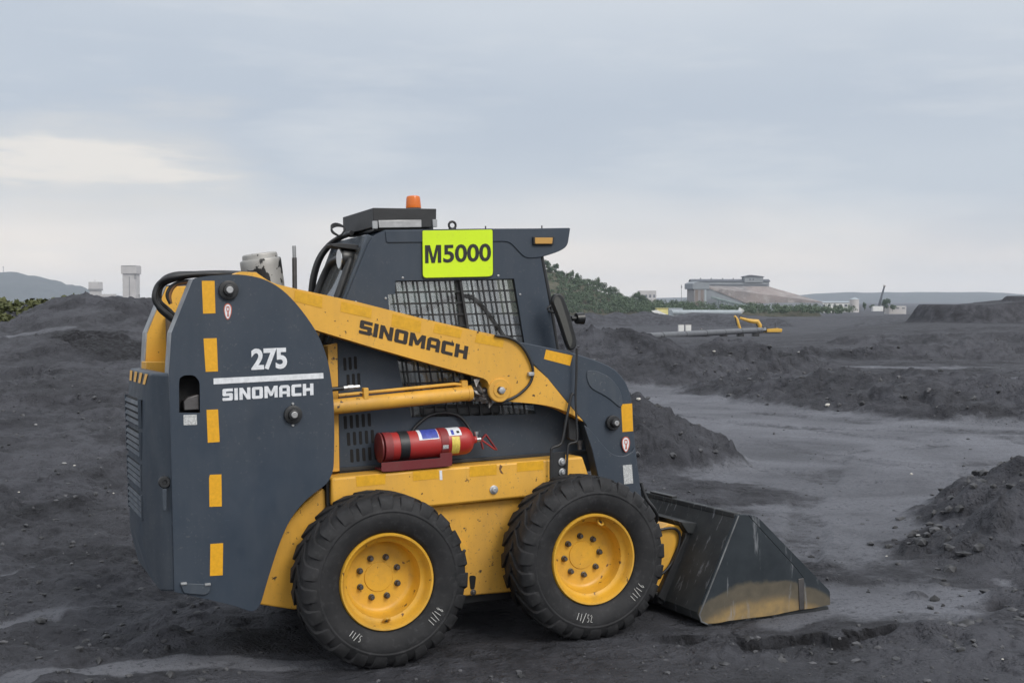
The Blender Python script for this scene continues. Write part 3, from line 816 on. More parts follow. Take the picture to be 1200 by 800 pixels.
# rear frame: pillars, sill, head, glass
def strip(p, q, w, d0, d1, name, mat, par, bev=.004):
    P, Q = Vector((p[0], p[1])), Vector((q[0], q[1])); t = (Q - P).normalized(); n_ = Vector((-t.y, t.x)) * w
    return LB().plate([(P.x, P.y), (Q.x, Q.y), (Q.x + n_.x, Q.y + n_.y), (P.x + n_.x, P.y + n_.y)], d0, d1).build(name, mat, par, bev)
B0 = (xr0 - .10, zr - .22); B1 = (xrt - .02, zrt + .015)
strip(B0, B1, -.06, RI + .0, RI + .035, 'rear_pillar', 'navy_dusty', loader)
strip(B0, B1, -.06, RO - .09, RO, 'rear_pillar', 'navy_dusty', loader)
strip((B0[0] * .12 + B1[0] * .88, B0[1] * .12 + B1[1] * .88), B1, -.05, RI + .035, RO - .09, 'rear_header', 'navy_dusty', loader)
gp = strip(B0, B1, -.006, RI + .036, RO - .091, 'rear_window', 'window_glass', loader, 0)
# rubber seal round the rear window
m = LB()
def rp(t, d, off=.012):
    return (B0[0] + (B1[0] - B0[0]) * t - off, d, B0[1] + (B1[1] - B0[1]) * t + off * .3)
path = crv([rp(.0, RO - .12), rp(.4, RO - .12), rp(.62, RO - .125), rp(.74, RO - .16), rp(.79, RO - .24), rp(.80, RO - .42), rp(.78, RI + .13), rp(.70, RI + .10), rp(.4, RI + .085), rp(.0, RI + .085)], 6)
m.tube(path, .020, 10); m.build('window_seal', 'black_steel', gp, 0, 60)
# rear work lamp under its bracket
lc = Vector(VP(411, 303, .62))
m = LB(); m.tube([lc + Vector((-.06, .0, 0)), lc + Vector((-.045, 0, 0)), lc + Vector((.01, 0, 0)), lc + Vector((.04, 0, 0))], [.058, .062, .056, .03], 24)
wl = m.build('work_lamp', 'black_gloss', loader, 0, 40)
LB().tube([lc + Vector((-.064, 0, 0)), lc + Vector((-.058, 0, 0))], [.05, .053], 24).build('lamp_lens', 'lamp_glass', wl, 0, 40)
part([(388, 285.5), (398, 284.5), (428, 287.5), (426, 294), (406, 291.5), (389, 289)], .56, .68, 'lamp_bracket', 'black_steel', wl, .004)
# hose bundle up the back of the cab
for k in range(3):
    dd = RO - .04 + .03 * k - .03; j = k * 1.5
    LB().tube(crv([VP(363 + j, 352, dd), VP(366 + j, 325, dd), VP(373 + j, 303, dd), VP(384 + j, 288, dd), VP(396 + j, 279, dd - .05), VP(404 + j, 275.5, dd - .14), VP(412, 273, dd - .28)], 6), .013, 10).build('cab_hose', 'hose_rubber', loader, 0, 60)
m = LB()
for k in range(3):
    m.tube(crv([VP(398, 277, .9), VP(390, 273 - k, .9), VP(388.5, 268 - 2 * k, .92), VP(395, 265 - k * 1.5, .92), VP(404, 267, .9), VP(400, 275, .88), VP(396, 277, .86)], 5), .0045, 8)
m.build('cable_loop', 'hose_rubber', loader, 0, 60)
# air-conditioning box with front vent, beacon
dq = .50
x0, z1 = V(437, 243.5, dq); x1, _ = V(511.5, 243, dq); z0 = V(438, 266.5, dq)[1]
ac = LB(); xs = V(506, 266, dq)[0]
ac.plate([(x0, z1), (x1, z1 - .002), (x1 - .003, z0 + .04), (x1 - .03, z0), (x0, z0)], dq, 1.08)
ac = ac.build('air_conditioner', 'black_steel', loader, .004)
part([(438, 267.5), (508, 265), (508, 269.5), (438, 271)], dq + .05, 1.02, 'mounting_rail', 'black_gloss', ac, .003)
vent = part([(443.5, 258), (494, 257.5), (494.3, 266.5), (444, 267.2)], dq - .008, dq + .002, 'vent_strip', 'bright_steel', ac, .003)
part([(436.5, 259), (442.5, 258.8), (443, 268), (437, 268.2)], dq - .010, dq + .002, 'vent_bracket', 'edge_steel', ac, .002)
part([(507, 257), (512.5, 257), (512.5, 266), (507.5, 266)], dq - .010, dq + .002, 'vent_bracket', 'edge_steel', ac, .002)
bc = Vector(VP(484.5, 241.5, .78)); bc.z = z1
bb = LB().lathe([(0, .046), (.022, .044), (.026, .041), (.026, .001)], bc, 'z', 28).build('beacon', 'black_steel', ac, 0, 30)
LB().lathe([(.026, .041), (.030, .042), (.080, .038), (.089, .035), (.093, .026), (.094, .001)], bc, 'z', 28).build('beacon_lens', 'amber_lens', bb, 0, 35)
# lifting eye
eye = Vector(VP(530, 264, DC + .02))
m = LB(); m.tube([eye + Vector((math.cos(t) * .019, 0, math.sin(t) * .019)) for t in [2 * math.pi * k / 20 for k in range(21)]], .0065, 8, caps=False)
m.span((eye.x - .02, eye.y - .006, ztop - .012), (eye.x + .02, eye.y + .006, eye.z - .017)); m.build('lifting_eye', 'black_steel', loader, 0, 40)
for q in ((569, 267.5), (635, 267)):
    p = Vector(VP(*q, DC + .03)); LB().tube([p - Vector((0, 0, .02)), p + Vector((0, 0, .012))], .004, 8).build('roof_stud', 'bolt_steel', loader)
# amber marker on the visor
mk = part(rnd([(625, 277, 1.5), (650, 277, 1.5), (649, 287, 1.5), (625.5, 287, 1.5)]), DC - .022, DC - .006, 'marker_lamp', 'black_steel', cab, .003)
part(rnd([(627, 278.5, 1), (648, 278.5, 1), (647.3, 285.7, 1), (627.3, 285.7, 1)]), DC - .027, DC - .022, 'marker_lens', 'amber_marker', mk, .002)
# sign with the fleet number
sign = part(rnd([(495.2, 270.2, 2), (577.3, 269.2, 2), (577.8, 322, 5), (574, 324, 4), (498, 325.6, 3), (495.6, 323, 3)]), DC - .011, DC - .0062, 'number_sign', 'hi_vis', cab, .0015, label='bright lime number sign')
part(rnd([(494.6, 269.6, 2), (577.9, 268.6, 2), (578.6, 323, 5), (574, 325.2, 4), (497, 327, 3), (495, 325, 3)]), DC - .0062, DC - .0060 + .004, 'sign_backing', 'black_steel', sign, 0)
block_word('m', (498.2, 308.4), (517.0, 307.8), (498.0, 287.4), DC - .011, 'print_black', sign)
font_word('5000', (519.4, 308.0), (575.4, 306.0), (519.2, 286.8), DC - .011, 'print_black', sign, 0.024, adv=0.98)
# bolts round the window
for q in ((472, 325.5), (584, 323), (609.5, 345), (452, 349.5), (417, 354)):
    bolt(*q, DC, .006, cab, 'zinc_bolt')
# slotted vents in the lower cab side
def slots(px0, py0, cols, rows, dx, dy, w, h, lean):
    m = LB()
    for r in range(rows):
        for k in range(cols):
            x, y = px0 + k * dx + r * lean, py0 + r * dy - k * 0.8
            m.plate(pxp(rnd([(x, y, w * .4), (x + w, y, w * .4), (x + w + .8, y + h, w * .4), (x + .8, y + h, w * .4)], 3), DC), DC - .0022, DC + .0)
    return m.build('vent_slots', 'vent_void', cab, 0, 0)
slots(402, 419, 3, 2, 6.2, 19.5, 3.4, 15, 4)
slots(402.5, 487, 5, 3, 7.0, 19.5, 3.6, 15.5, 3.8)
# cab side seam and rail at its foot
part([(396, 548), (690, 527), (690, 531), (396, 552.5)], DC - .018, DC, 'sill_rail', 'black_steel', cab, .003)
# front of cab: post, grab rail, mirror, front lamp
LB().tube([VP(634.5, 301, DC + .02), VP(645, 355, DC + .02), VP(653, 410, DC + .02)], .012, 10).build('door_seal', 'black_steel', loader, 0, 50)
LB().tube(crv([VP(647, 357, DC), VP(642, 361, DC), VP(643, 364, DC), VP(655, 368, DC - .06), VP(660, 372, DC - .12)]), .006, 8).build('mirror_bracket', 'black_steel', loader, 0, 50)
mir_px = rnd([(646.5, 352, 5), (651, 343, 6), (660, 345, 8), (668, 366), (676.5, 398, 6), (675.5, 408, 5), (668, 411.5, 5), (664.5, 404, 5), (655, 375)], 6)
mir = part(mir_px, DC - .16, DC - .125, 'mirror', 'black_gloss', loader, .008)
part([(652 + (x - 652) * .99, y) for x, y in rnd([(648.5, 353, 4), (652, 346, 4), (656.5, 349, 5), (664, 372), (671.5, 399, 4), (668.5, 408, 3), (666, 402, 3), (656.5, 373)], 5)], DC - .163, DC - .160, 'mirror_glass', 'mirror_glass', mir, 0)
lc = Vector(VP(679, 373, .5))
fl_ = LB().tube([lc + Vector((-.05, 0, 0)), lc + Vector((-.02, 0, 0)), lc + Vector((-.02, 0, 0)), lc + Vector((.022, 0, 0)), lc + Vector((.024, 0, 0))], [.014, .014, .03, .034, .03], 20).build('front_lamp', 'black_gloss', loader, 0, 40)

# --- cab interior seen through the grid
sx = V(520, 400, .8)[0]
st = LB(); st.box((sx - .05, .8, .98), (.24, .25, .07)); seat = st.build('seat', 'seat_vinyl', loader, .04, seg=3)
LB().box((sx - .30, .8, 1.33), (.06, .24, .33), Matrix.Rotation(math.radians(-10), 3, 'Y')).build('backrest', 'seat_vinyl', seat, .05, seg=3)
for s in (-.3, .3):
    LB().tube(crv([(sx + .18, .8 + s * .85, .95), (sx + .2, .8 + s * .85, 1.2), (sx + .17, .8 + s * .8, 1.36), (sx + .20, .8 + s * .75, 1.42)]), .014, 10).build('control_lever', 'black_steel', loader, 0, 50)
    LB().box((sx - .02, .8 + s * .95, 1.18), (.22, .035, .03)).build('armrest', 'seat_vinyl', loader, .015)
LB().tube(crv([(sx - .42, RI + .06, 1.6), (sx - .2, RI + .06, 1.72), (sx + .05, RI + .05, 1.78), (sx + .25, RI + .05, 1.55)]), .018, 10).build('grab_rail', 'seat_vinyl', loader, 0, 50)
LB().span((V(400, 550, DC)[0], RI + .003, .84), (V(688, 540, DC)[0] - .02, RO - .003, .87)).build('cab_floor', 'black_steel', loader, 0)
LB().plate(pxp([(396, 404), (405, 352), (412, 352), (420, 480), (420, 545), (398, 548)], DC), RI + .003, RO - .003).build('cab_bulkhead', 'navy_dusty', loader, .003)
LB().span((V(640, 480, DC)[0], RI + .003, .87), (V(650, 480, DC)[0], RO - .003, 1.15)).build('front_bulkhead', 'black_steel', loader, .003)

# --- wheels
def tread_pt(a, d, r): return (r * math.sin(a), d, r * math.cos(a))
def make_wheel():
    """rim in the wheel's own frame (axle along y, outer face towards -y)"""
    prof = [(.016, .236), (.002, .2345), (-.005, .2295), (-.004, .222), (.006, .2165), (.018, .2125), (.03, .209), (.044, .205), (.053, .196), (.060, .186), (.10, .181), (.125, .177), (.138, .170), (.146, .158), (.148, .150), (.147, .0745), (.1475, .074), (.1475, .0725), (.1445, .0715), (.143, .0700), (.143, .002)]
    rim = MB().lathe(prof, n=72, caps=False).build('wheel', 'rim_paint', None, 0, 32)
    tp = [(.02, .2315), (.004, .238), (-.006, .244), (-.014, .256), (-.024, .276), (-.031, .300), (-.033, .322), (-.0305, .336), (-.0345, .340), (-.0325, .345), (-.028, .356), (-.019, .374), (-.009, .388), (.008, .401), (.06, .4065), (.125, .408), (.19, .4065), (.242, .401), (.259, .388), (.269, .374), (.278, .356), (.283, .322), (.274, .276), (.256, .244), (.23, .2315)]
    t = MB().lathe(tp, n=96)
    NL = 23
    for side in (0, 1):
        for k in range(NL):
            a0 = 2 * math.pi * (k + 0.5 * side) / NL
            secs = [(-.0300, .350, .3555, .062, 0.0), (-.0260, .354, .378, .074, 0.0), (-.0105, .374, .4060, .080, .004), (.008, .387, .4160, .082, .012), (.05, .392, .4185, .070, .07), (.085, .393, .4190, .060, .17), (.135, .394, .4190, .050, .27)]
            vs, fs = [], []
            for (d, rb, rt, w, sw) in secs:
                dd = d if side == 0 else .25 - d
                wa = w / .41 / 2
                for (aa, rr) in ((-wa, rb), (-wa * .86, rt), (wa * .86, rt), (wa, rb)):
                    vs.append(tread_pt(a0 + sw + aa, dd, rr))
            for i in range(len(secs) - 1):
                for j in range(3): fs.append((i * 4 + j, i * 4 + j + 1, i * 4 + 4 + j + 1, i * 4 + 4 + j))
            fs.append((0, 1, 2, 3)); q = (len(secs) - 1) * 4; fs.append((q + 3, q + 2, q + 1, q))
            t.add(vs, fs)
    t.build('tyre', 'tyre_rubber', rim, .003, 38)
    for k in range(8):
        a = 2 * math.pi * (k + .5) / 8
        x, z = .102 * math.cos(a), .102 * math.sin(a)
        m = MB(); m.lathe([(.1475, .0155), (.139, .0155), (.137, .0125), (.1355, .0125)], (x, 0, z), n=16); m.lathe([(.1355, .0118), (.122, .0112), (.120, .0085), (.120, .0004)], (x, 0, z), n=6)
        m.build('wheel_nut', 'bolt_steel', rim, 0, 30)
    m = MB(); p0 = Vector((.0, .035, -.200)); m.tube(crv([(-.012, .05, -.200), (-.014, .03, -.186), (0, .02, -.178), (.014, .03, -.186), (.012, .05, -.200)], 6), .006, 8); m.build('valve_guard', 'rim_paint', rim, 0, 50)
    MB().tube([(0, .06, -.192), (0, .03, -.192)], .005, 8).build('valve_stem', 'black_steel', rim, 0, 50)
    return rim
wheel = make_wheel()
wheel.parent = loader; wheel.location = (-ORG[0], -ORG[1], WR)
fw = copy_tree(wheel, loader); fw.location = (WB - ORG[0], -ORG[1], WR); fw.rotation_euler = (0, math.radians(198), 0)
for ch in fw.children:
    pass
for X in (0, WB):
    w2 = copy_tree(wheel, loader); w2.location = (X - ORG[0], HALF, WR); w2.rotation_euler = (0, math.radians(40 + 20 * X), math.pi)
# chalk marks on the tyre walls
def chalk(wh, marks, rot0):
    """each mark: list of strokes in (angle deg clockwise from top, radius) on the outer wall"""
    m = MB()
    for st_ in marks:
        P = []
        for (ang, r) in st_:
            a = math.radians(ang)
            P.append(Vector((r * math.sin(a), -.0335 - .001 if .29 < r < .335 else -.0285, r * math.cos(a))))
        m.tube(P, .0016, 6)
    o = m.build('chalk_mark', 'chalk', loader, 0, 0)
    o.location = (wh.location.x, wh.location.y, WR)
    o.parent = wh; o.location = (0, 0, 0); o.rotation_euler = (0, -wh.rotation_euler.y, 0)
def digits(cx, r0, h, seq, step=3.4, flip=1):
    G = {'1': [[(0, 0), (.1, 1)]], '/': [[(-.3, -.2), (.5, 1.2)]], '6': [[(.5, 1), (.1, .6), (0, .25), (.25, 0), (.5, .2), (.4, .45), (.05, .4)]], '5': [[(.55, 1), (.1, 1), (.05, .55), (.4, .5), (.5, .2), (.3, 0), (0, .05)]],
         '2': [[(0, .8), (.25, 1), (.5, .75), (.05, .05), (.6, 0)]], '8': [[(.25, .5), (.0, .75), (.25, 1), (.5, .75), (.25, .5), (0, .2), (.25, 0), (.5, .2), (.25, .5)]]}
    out = []; a = cx
    for ch in seq:
        for s in G[ch]: out.append([(a - flip * x * step * .9, r0 - flip * (y - .5) * h * -1 * -1 if False else r0 + (y - .5) * h * -flip) for x, y in s])
        a -= flip * step
    return out
for wh_, d_ in ((fw, digits(203, .295, .036, '11/52', 3.6)), (fw, digits(137, .295, .036, '11/16', 3.6)), (wheel, digits(136, .293, .036, '11/18', 3.4)), (wheel, digits(222, .29, .030, '11/5', 3.2))): chalk(wh_, d_, 0)

# --- bucket with quick coupler
DK = -0.06
BW = 2 * (HALF - DK)
bx = pxp([(866, 603.2), (820, 719)], DK)
cheek_px = rnd([(864, 603, 2), (876, 602.5, 3), (879, 606), (934.5, 667), (942.5, 678, 3), (943.5, 713), (905, 721), (853, 727.5, 3), (842, 730, 4), (826, 731, 5), (818.5, 722, 6), (821, 712)])
cheek = part(cheek_px, DK - .004, DK + .014, 'bucket_cheek', 'bucket_cheek', bevel=.003)
BUCKET = cheek
mirror(cheek)
cut = part(rnd([(877, 603, 2), (887, 604.3, 5), (972.5, 692, 3), (973, 708, 1), (951.5, 712.5), (942, 713.5), (942, 677), (934, 666)]), DK + .002, DK + .016, 'side_cutter', 'bucket_cheek', loader, .003, label='dark side cutter with an olive worn foot')
mirror(cut)
part([(936, 678), (942.3, 677), (943, 713), (937, 714)], DK - .010, DK - .004, 'wear_strip', 'bolt_steel', cheek, .002)
back = pxp([(864, 602.5), (819.5, 718), (821, 727), (828, 731)], DK)
tip = V(973, 709, DK)
z_ = .018
shell = LB()
outer = [back[0], back[1], back[2], (back[3][0] + .02, z_ - .006), (tip[0], z_ - .006)]
innr = [(tip[0] - .004, z_ + .012), (back[3][0] + .04, z_ + .016), (back[2][0] + .035, back[2][1] + .02), (back[1][0] + .022, back[1][1] + .01), (back[0][0] + .018, back[0][1])]
shell.plate(outer + innr, DK + .014, 2 * HALF - DK - .014)
shell = shell.build('bucket_shell', 'bucket_steel', loader, .003)
LB().tube([VP(865.5, 604, DK - .004), VP(842, 664, DK - .004), VP(819.5, 720, DK - .004), VP(822, 728, DK - .003), VP(829, 731, DK - .003)], .0045, 6).build('worn_edge', 'worn_edge', cheek, 0, 40)
# rolled lip along the top with two stops
tx, tz = back[0]
LB().plate([(tx - .012, tz - .02), (tx + .03, tz - .02), (tx + .034, tz + .004), (tx - .008, tz + .006)], DK + .016, 2 * HALF - DK - .016).build('top_lip', 'bucket_steel', shell, .004)
for (d0, d1) in ((.62, .88), (.98, 1.08)):
    LB().span((tx - .004, d0, tz + .004), (tx + .03, d1, tz + .018)).build('lip_stop', 'black_steel', shell, .002)
cp = pxp([(806, 614), (820.5, 615.5), (820.5, 626), (787, 711), (771, 699), (803, 629)], DK + .36)
coup = LB().plate(cp, DK + .36, 2 * HALF - DK - .36).build('quick_coupler', 'black_steel', loader, .006)
LB().plate(pxp([(798, 611), (821, 613), (821, 626.5), (806, 624.5)], DK + .34), DK + .34, 2 * HALF - DK - .34).build('coupler_rail', 'bucket_steel', coup, .004)
lk = part(rnd([(764, 626), (783, 613.5, 2), (810, 618.5, 2), (804, 629, 2), (777, 695, 3), (764, 690, 3)]), DK + .40, DK + .52, 'coupler_link', 'yellow_paint', loader, .005)
mirror(lk)
LB().tube(crv([VP(764, 625, .33), VP(776, 620, .32), VP(790, 619, .32), VP(796.5, 626, .32), VP(795, 640, .32), VP(788, 658, .32), VP(777, 671, .32), VP(766, 676, .33)]), .008, 10).build('hydraulic_hose', 'hose_rubber', loader, 0, 60)
part(rnd([(768, 694), (780, 692), (790, 712, 3), (772, 706)]), DK + .38, DK + .5, 'coupler_foot', 'black_steel', coup, .004)
# welded seam ridges on the bucket back
a = pxp([(795, 675), (835, 685)], .1)
# cross tube between the arms
cx_, cz_ = V(735, 600, DA + .05); LB().tube([(cx_, DA + .10, cz_ - .06), (cx_, 2 * HALF - DA - .10, cz_ - .06)], .05, 20).build('arm_cross_tube', 'navy_dusty', loader, 0, 50)

# ------------------------------------------------------------------ fire extinguisher on its tray
dx = DB + .068
E0, E1 = Vector(VP(450, 523.8, dx)), Vector(VP(552, 515.3, dx))
R_ = .0715
tray = part(rnd([(447, 552.5, 2), (447, 542), (516, 536.5), (516, 531), (530, 530), (530, 543), (528, 546, 2), (455, 552.5)]), DB - .010, DB - .005, 'extinguisher_tray', 'dark_red_paint', loader, .001)
m = LB(); m.plate(pxp([(449, 550.5), (529, 543.5), (529, 545.5), (449, 552.3)], DB), DB - .0045, DB + .15); m.build('tray_base', 'dark_red_paint', tray, .001)
ux = (E1 - E0).normalized()
m = LB(); m.tube([E0 - ux * .03, E0 - ux * .028, E0 - ux * .022, E0 - ux * .020], [.072, .076, .076, .074], 36); m.build('tray_end', 'dark_red_paint', tray, 0, 35)
fe = empty('fire_extinguisher', 'red fire extinguisher lying in a tray on the yellow chassis', 'fire extinguisher', vehicle_matrix((E0.x, E0.y, E0.z)))
ux = (E1 - E0).normalized(); Lx = (E1 - E0).length
class EB(MB):
    pass
def eb(): return MB((E0.x, E0.y, E0.z))
def along(t, r): return (E0 + ux * t, r)
def solid(prof, name, mat, parent, n=36, sm=35, label=None):
    m = eb(); m.tube([E0 + ux * p for p, r in prof], [r for p, r in prof], n); return m.build(name, mat, parent, 0, sm, label=label)
body = solid([(-.005, .060), (.0, .068), (.012, R_), (Lx - .05, R_), (Lx - .035, R_ * .985), (Lx - .018, R_ * .90), (Lx - .004, R_ * .70), (Lx + .006, R_ * .42), (Lx + .016, .018), (Lx + .028, .018)], 'cylinder', 'red_paint', fe)
solid([(-.012, .062), (-.010, R_ + .003), (.03, R_ + .003), (.031, R_)], 'foot_ring', 'red_strap', body)
solid([(.068, R_ + .0005), (.069, R_ + .003), (.118, R_ + .003), (.119, R_ + .0005)], 'rubber_band', 'hose_rubber', fe)
solid([(.285, R_ + .0005), (.286, R_ + .004), (.325, R_ + .004), (.326, R_ + .0005)], 'clamp_strap', 'red_strap', fe)
wv = Vector((0, 1, 0)); up_ = ux.cross(wv) * -1
up_ = Vector((0, 0, 1)) - ux * ux.z; up_.normalize()
def wrap(t0, t1, a0, a1, mat, name, r=R_ + .0015, parent=None):
    m = eb(); n = 10; vs, fs = [], []
    for t in (t0, t1):
        for k in range(n + 1):
            a = math.radians(a0 + (a1 - a0) * k / n)
            vs.append(E0 + ux * t + (up_ * math.sin(a) - wv * math.cos(a)) * r)
    for k in range(n): fs.append((k, k + 1, n + 2 + k, n + 1 + k))
    return m.add(vs, fs).build(name, mat, parent or body, 0, 60)
wrap(.168, .275, 22, 88, 'white_vinyl', 'instruction_label')
wrap(.185, .272, 26, 85, 'blue_print', 'label_print', R_ + .0022)
wrap(.33, .40, 30, 95, 'white_vinyl', 'instruction_label')
wrap(.345, .36, 34, 60, 'blue_print', 'label_print', R_ + .0022)
wrap(.375, .39, 40, 52, 'print_black', 'label_print', R_ + .0022)
wrap(.342, .385, -52, 26, 'yellow_sticker', 'service_sticker')
wrap(.29, .32, -20, -5, 'grey_label', 'clamp_plate', R_ + .0055)
hd = E0 + ux * (Lx + .03)
m = eb(); m.tube([hd - ux * .01, hd + ux * .022], .013, 12); m.tube([hd + up_ * .0, hd + up_ * .034], .008, 10); m.tube([hd + up_ * .028, hd + up_ * .042], .013, 14); valve = m.build('valve', 'bright_steel', fe, 0, 40)
def lever(p, q, w, name, mat):
    P, Q = Vector(VP(*p, dx)), Vector(VP(*q, dx)); t = (Q - P); tn = t.normalized(); nn = tn.cross(wv).normalized()
    m = eb(); m.box((P + Q) / 2, (t.length / 2, w, .0035), Matrix((tn, wv, nn)).transposed()); return m.build(name, mat, valve, .002)
lever((562, 517), (569.5, 508.5), .010, 'handle', 'red_strap'); lever((569, 508.5), (582, 527), .010, 'handle', 'red_strap'); lever((564, 515), (580, 526.5), .008, 'trigger', 'red_paint'); lever((563.5, 516), (566, 526), .008, 'handle', 'red_strap')
eb_pts = [hd, hd + ux * .0 + wv * .04 + up_ * .01, Vector(VP(549, 500, DC - .03)), Vector(VP(538, 487.5, DC - .02)), Vector(VP(522, 483.5, DC - .02)), Vector(VP(505, 486, DC - .02)), Vector(VP(493, 494, DC - .02)), Vector(VP(484, 504, DC - .02)), Vector(VP(478, 520, DC - .03))]
eb().tube(crv(eb_pts, 7), .0085, 10).build('discharge_hose', 'hose_rubber', fe, 0, 60)
# ------------------------------------------------------------------ ground
def _hash(ix, iy, seed):
    h = (ix.astype(np.int64) * 374761393 + iy.astype(np.int64) * 668265263 + seed * 974711) & 0xFFFFFFFF
    h = ((h ^ (h >> 13)) * 1274126177) & 0xFFFFFFFF
    h = (h ^ (h >> 16)) & 0xFFFFFFFF
    return h / 4294967295.0
def vnoise(x, y, seed=0):
    x0, y0 = np.floor(x), np.floor(y); fx, fy = x - x0, y - y0
    u, v = fx * fx * fx * (fx * (fx * 6 - 15) + 10), fy * fy * fy * (fy * (fy * 6 - 15) + 10)
    a, b_, c, d = _hash(x0, y0, seed), _hash(x0 + 1, y0, seed), _hash(x0, y0 + 1, seed), _hash(x0 + 1, y0 + 1, seed)
    return (a * (1 - u) + b_ * u) * (1 - v) + (c * (1 - u) + d * u) * v
def fbm(x, y, scale, octaves=5, seed=0, gain=0.5):
    x, y = np.asarray(x, float) / scale, np.asarray(y, float) / scale
    s, a, t = 0, 1.0, 0
    for o in range(octaves):
        ca, sa = math.cos(0.6 * o + .3), math.sin(0.6 * o + .3)
        s = s + a * (vnoise((x * ca - y * sa) * 2.0 ** o + 17 * o, (x * sa + y * ca) * 2.0 ** o - 9 * o, seed + o) * 2 - 1); t += a; a *= gain
    return s / t
def ss(a, b_, x):
    t = np.clip((np.asarray(x, float) - a) / (b_ - a), 0, 1); return t * t * (3 - 2 * t)
def ridge(x, y, pts, slope, rough=0.0, toe=0.25, flat=0.0):
    """stockpile with the given crest (x, y, h): height left at the angle of repose"""
    best = np.full(x.shape, -1e9)
    for (x0, y0, h0), (x1, y1, h1) in zip(pts[:-1], pts[1:]):
        dx_, dy_ = x1 - x0, y1 - y0
        t = np.clip(((x - x0) * dx_ + (y - y0) * dy_) / (dx_ * dx_ + dy_ * dy_), 0, 1)
        d = np.hypot(x - x0 - t * dx_, y - y0 - t * dy_); d = np.maximum(0, d - flat)
        best = np.maximum(best, h0 + (h1 - h0) * t - slope * np.sqrt(d * d + (0.25 * toe) ** 2))
    return best
def smax(a, b_, k):
    h = np.clip(0.5 + 0.5 * (a - b_) / k, 0, 1)
    return b_ * (1 - h) + a * h + k * h * (1 - h)
def capsule(x, y, pts, soft):
    best = np.zeros(x.shape)
    for (x0, y0, w0), (x1, y1, w1) in zip(pts[:-1], pts[1:]):
        dx_, dy_ = x1 - x0, y1 - y0
        t = np.clip(((x - x0) * dx_ + (y - y0) * dy_) / (dx_ * dx_ + dy_ * dy_), 0, 1)
        d = np.hypot(x - x0 - t * dx_, y - y0 - t * dy_) / (w0 + (w1 - w0) * t)
        best = np.maximum(best, 1 - ss(1 - soft, 1 + soft, d))
    return best

VM = vehicle_matrix((0, 0, 0)); VUP = VM.to_3x3() @ Vector((0, 0, 1)); VO = VM.translation
VAX = VM.to_3x3() @ Vector((1, 0, 0)); VAY = VM.to_3x3() @ Vector((0, 1, 0))

ROADS = [([(2.9, 25.5, 2.4), (3.9, 16.5, 2.6), (3.3, 11.0, 1.4), (2.7, 8.2, .75), (2.2, 7.0, .5)], .45),
         ([(3.5, 18.5, 1.6), (8.5, 17.2, 1.0), (13, 17.5, 1.2)], .6), ([(3.5, 14.3, 1.3), (6.4, 15.2, .8), (9, 16, .5)], .5), ([(1.5, 6.75, .16), (2.3, 7.3, .4)], .6)]
STRIPS = [([(8.8, 34, .5), (12, 33, .9), (16, 33.5, 1.2)], .5), ([(9.3, 29.0, .25), (14, 29.5, .6)], .5), ([(10.5, 41, .5), (20, 43, .9)], .5),
          ([(-17, 44.5, .9), (-10.5, 43.5, .9)], .8), ([(-15, 34.5, .4), (-11.5, 34, .4)], .7), ([(-4.6, 6.45, .10), (-2.87, 7.15, .12), (-2.14, 7.75, .13), (-1.2, 8.1, .1)], .35), ([(-4.4, 8.2, .10), (-3.3, 8.55, .13), (-2.0, 9.15, .12)], .4), ([(-4.2, 7.5, .05), (-2.4, 8.15, .06)], .4),
          ([(-3.2, 5.9, .10), (-1.7, 6.3, .10), (-.8, 6.2, .08)], .5), ([(.2, 5.35, .08), (.9, 5.6, .1)], .6)]
def _vpt(X, d):
    p = vehicle_to_world(X, d, 0); return (p.x, p.y)
TRACKS = [([(.2, 27), (2.3, 20.5), (5.5, 16.8), (10.5, 15.2)], 1), ([(1.2, 22.5), (4.2, 18.4), (8, 17.3), (13.5, 17.8)], 1), ([(2.55, 8.4), (3.3, 11.3), (4.3, 14.2), (7.2, 16.0), (12, 16.4)], 1),
          ([(1.8, 16.5), (3.6, 13.2), (5.2, 12.6), (9, 13.4)], 1), ([_vpt(-.25, .8), _vpt(-2.4, .82), _vpt(-5.5, .7)], .7), ([(-6, 8.6), (-3.2, 9.4), (-.8, 10.3)], .6)]
def poly_st(x, y, pts):
    """distance to a polyline, signed offset and length along it"""
    bd = np.full(x.shape, 1e9); bt = np.zeros(x.shape); bs = np.zeros(x.shape); s0 = 0.0
    for (x0, y0), (x1, y1) in zip(pts[:-1], pts[1:]):
        dx_, dy_ = x1 - x0, y1 - y0; L_ = math.hypot(dx_, dy_)
        t = np.clip(((x - x0) * dx_ + (y - y0) * dy_) / (L_ * L_), 0, 1)
        ex, ey = x - x0 - t * dx_, y - y0 - t * dy_; d = np.hypot(ex, ey); m = d < bd
        bd = np.where(m, d, bd); bt = np.where(m, (ex * -dy_ + ey * dx_) / L_, bt); bs = np.where(m, s0 + t * L_, bs); s0 += L_
    return bd, bt, bs
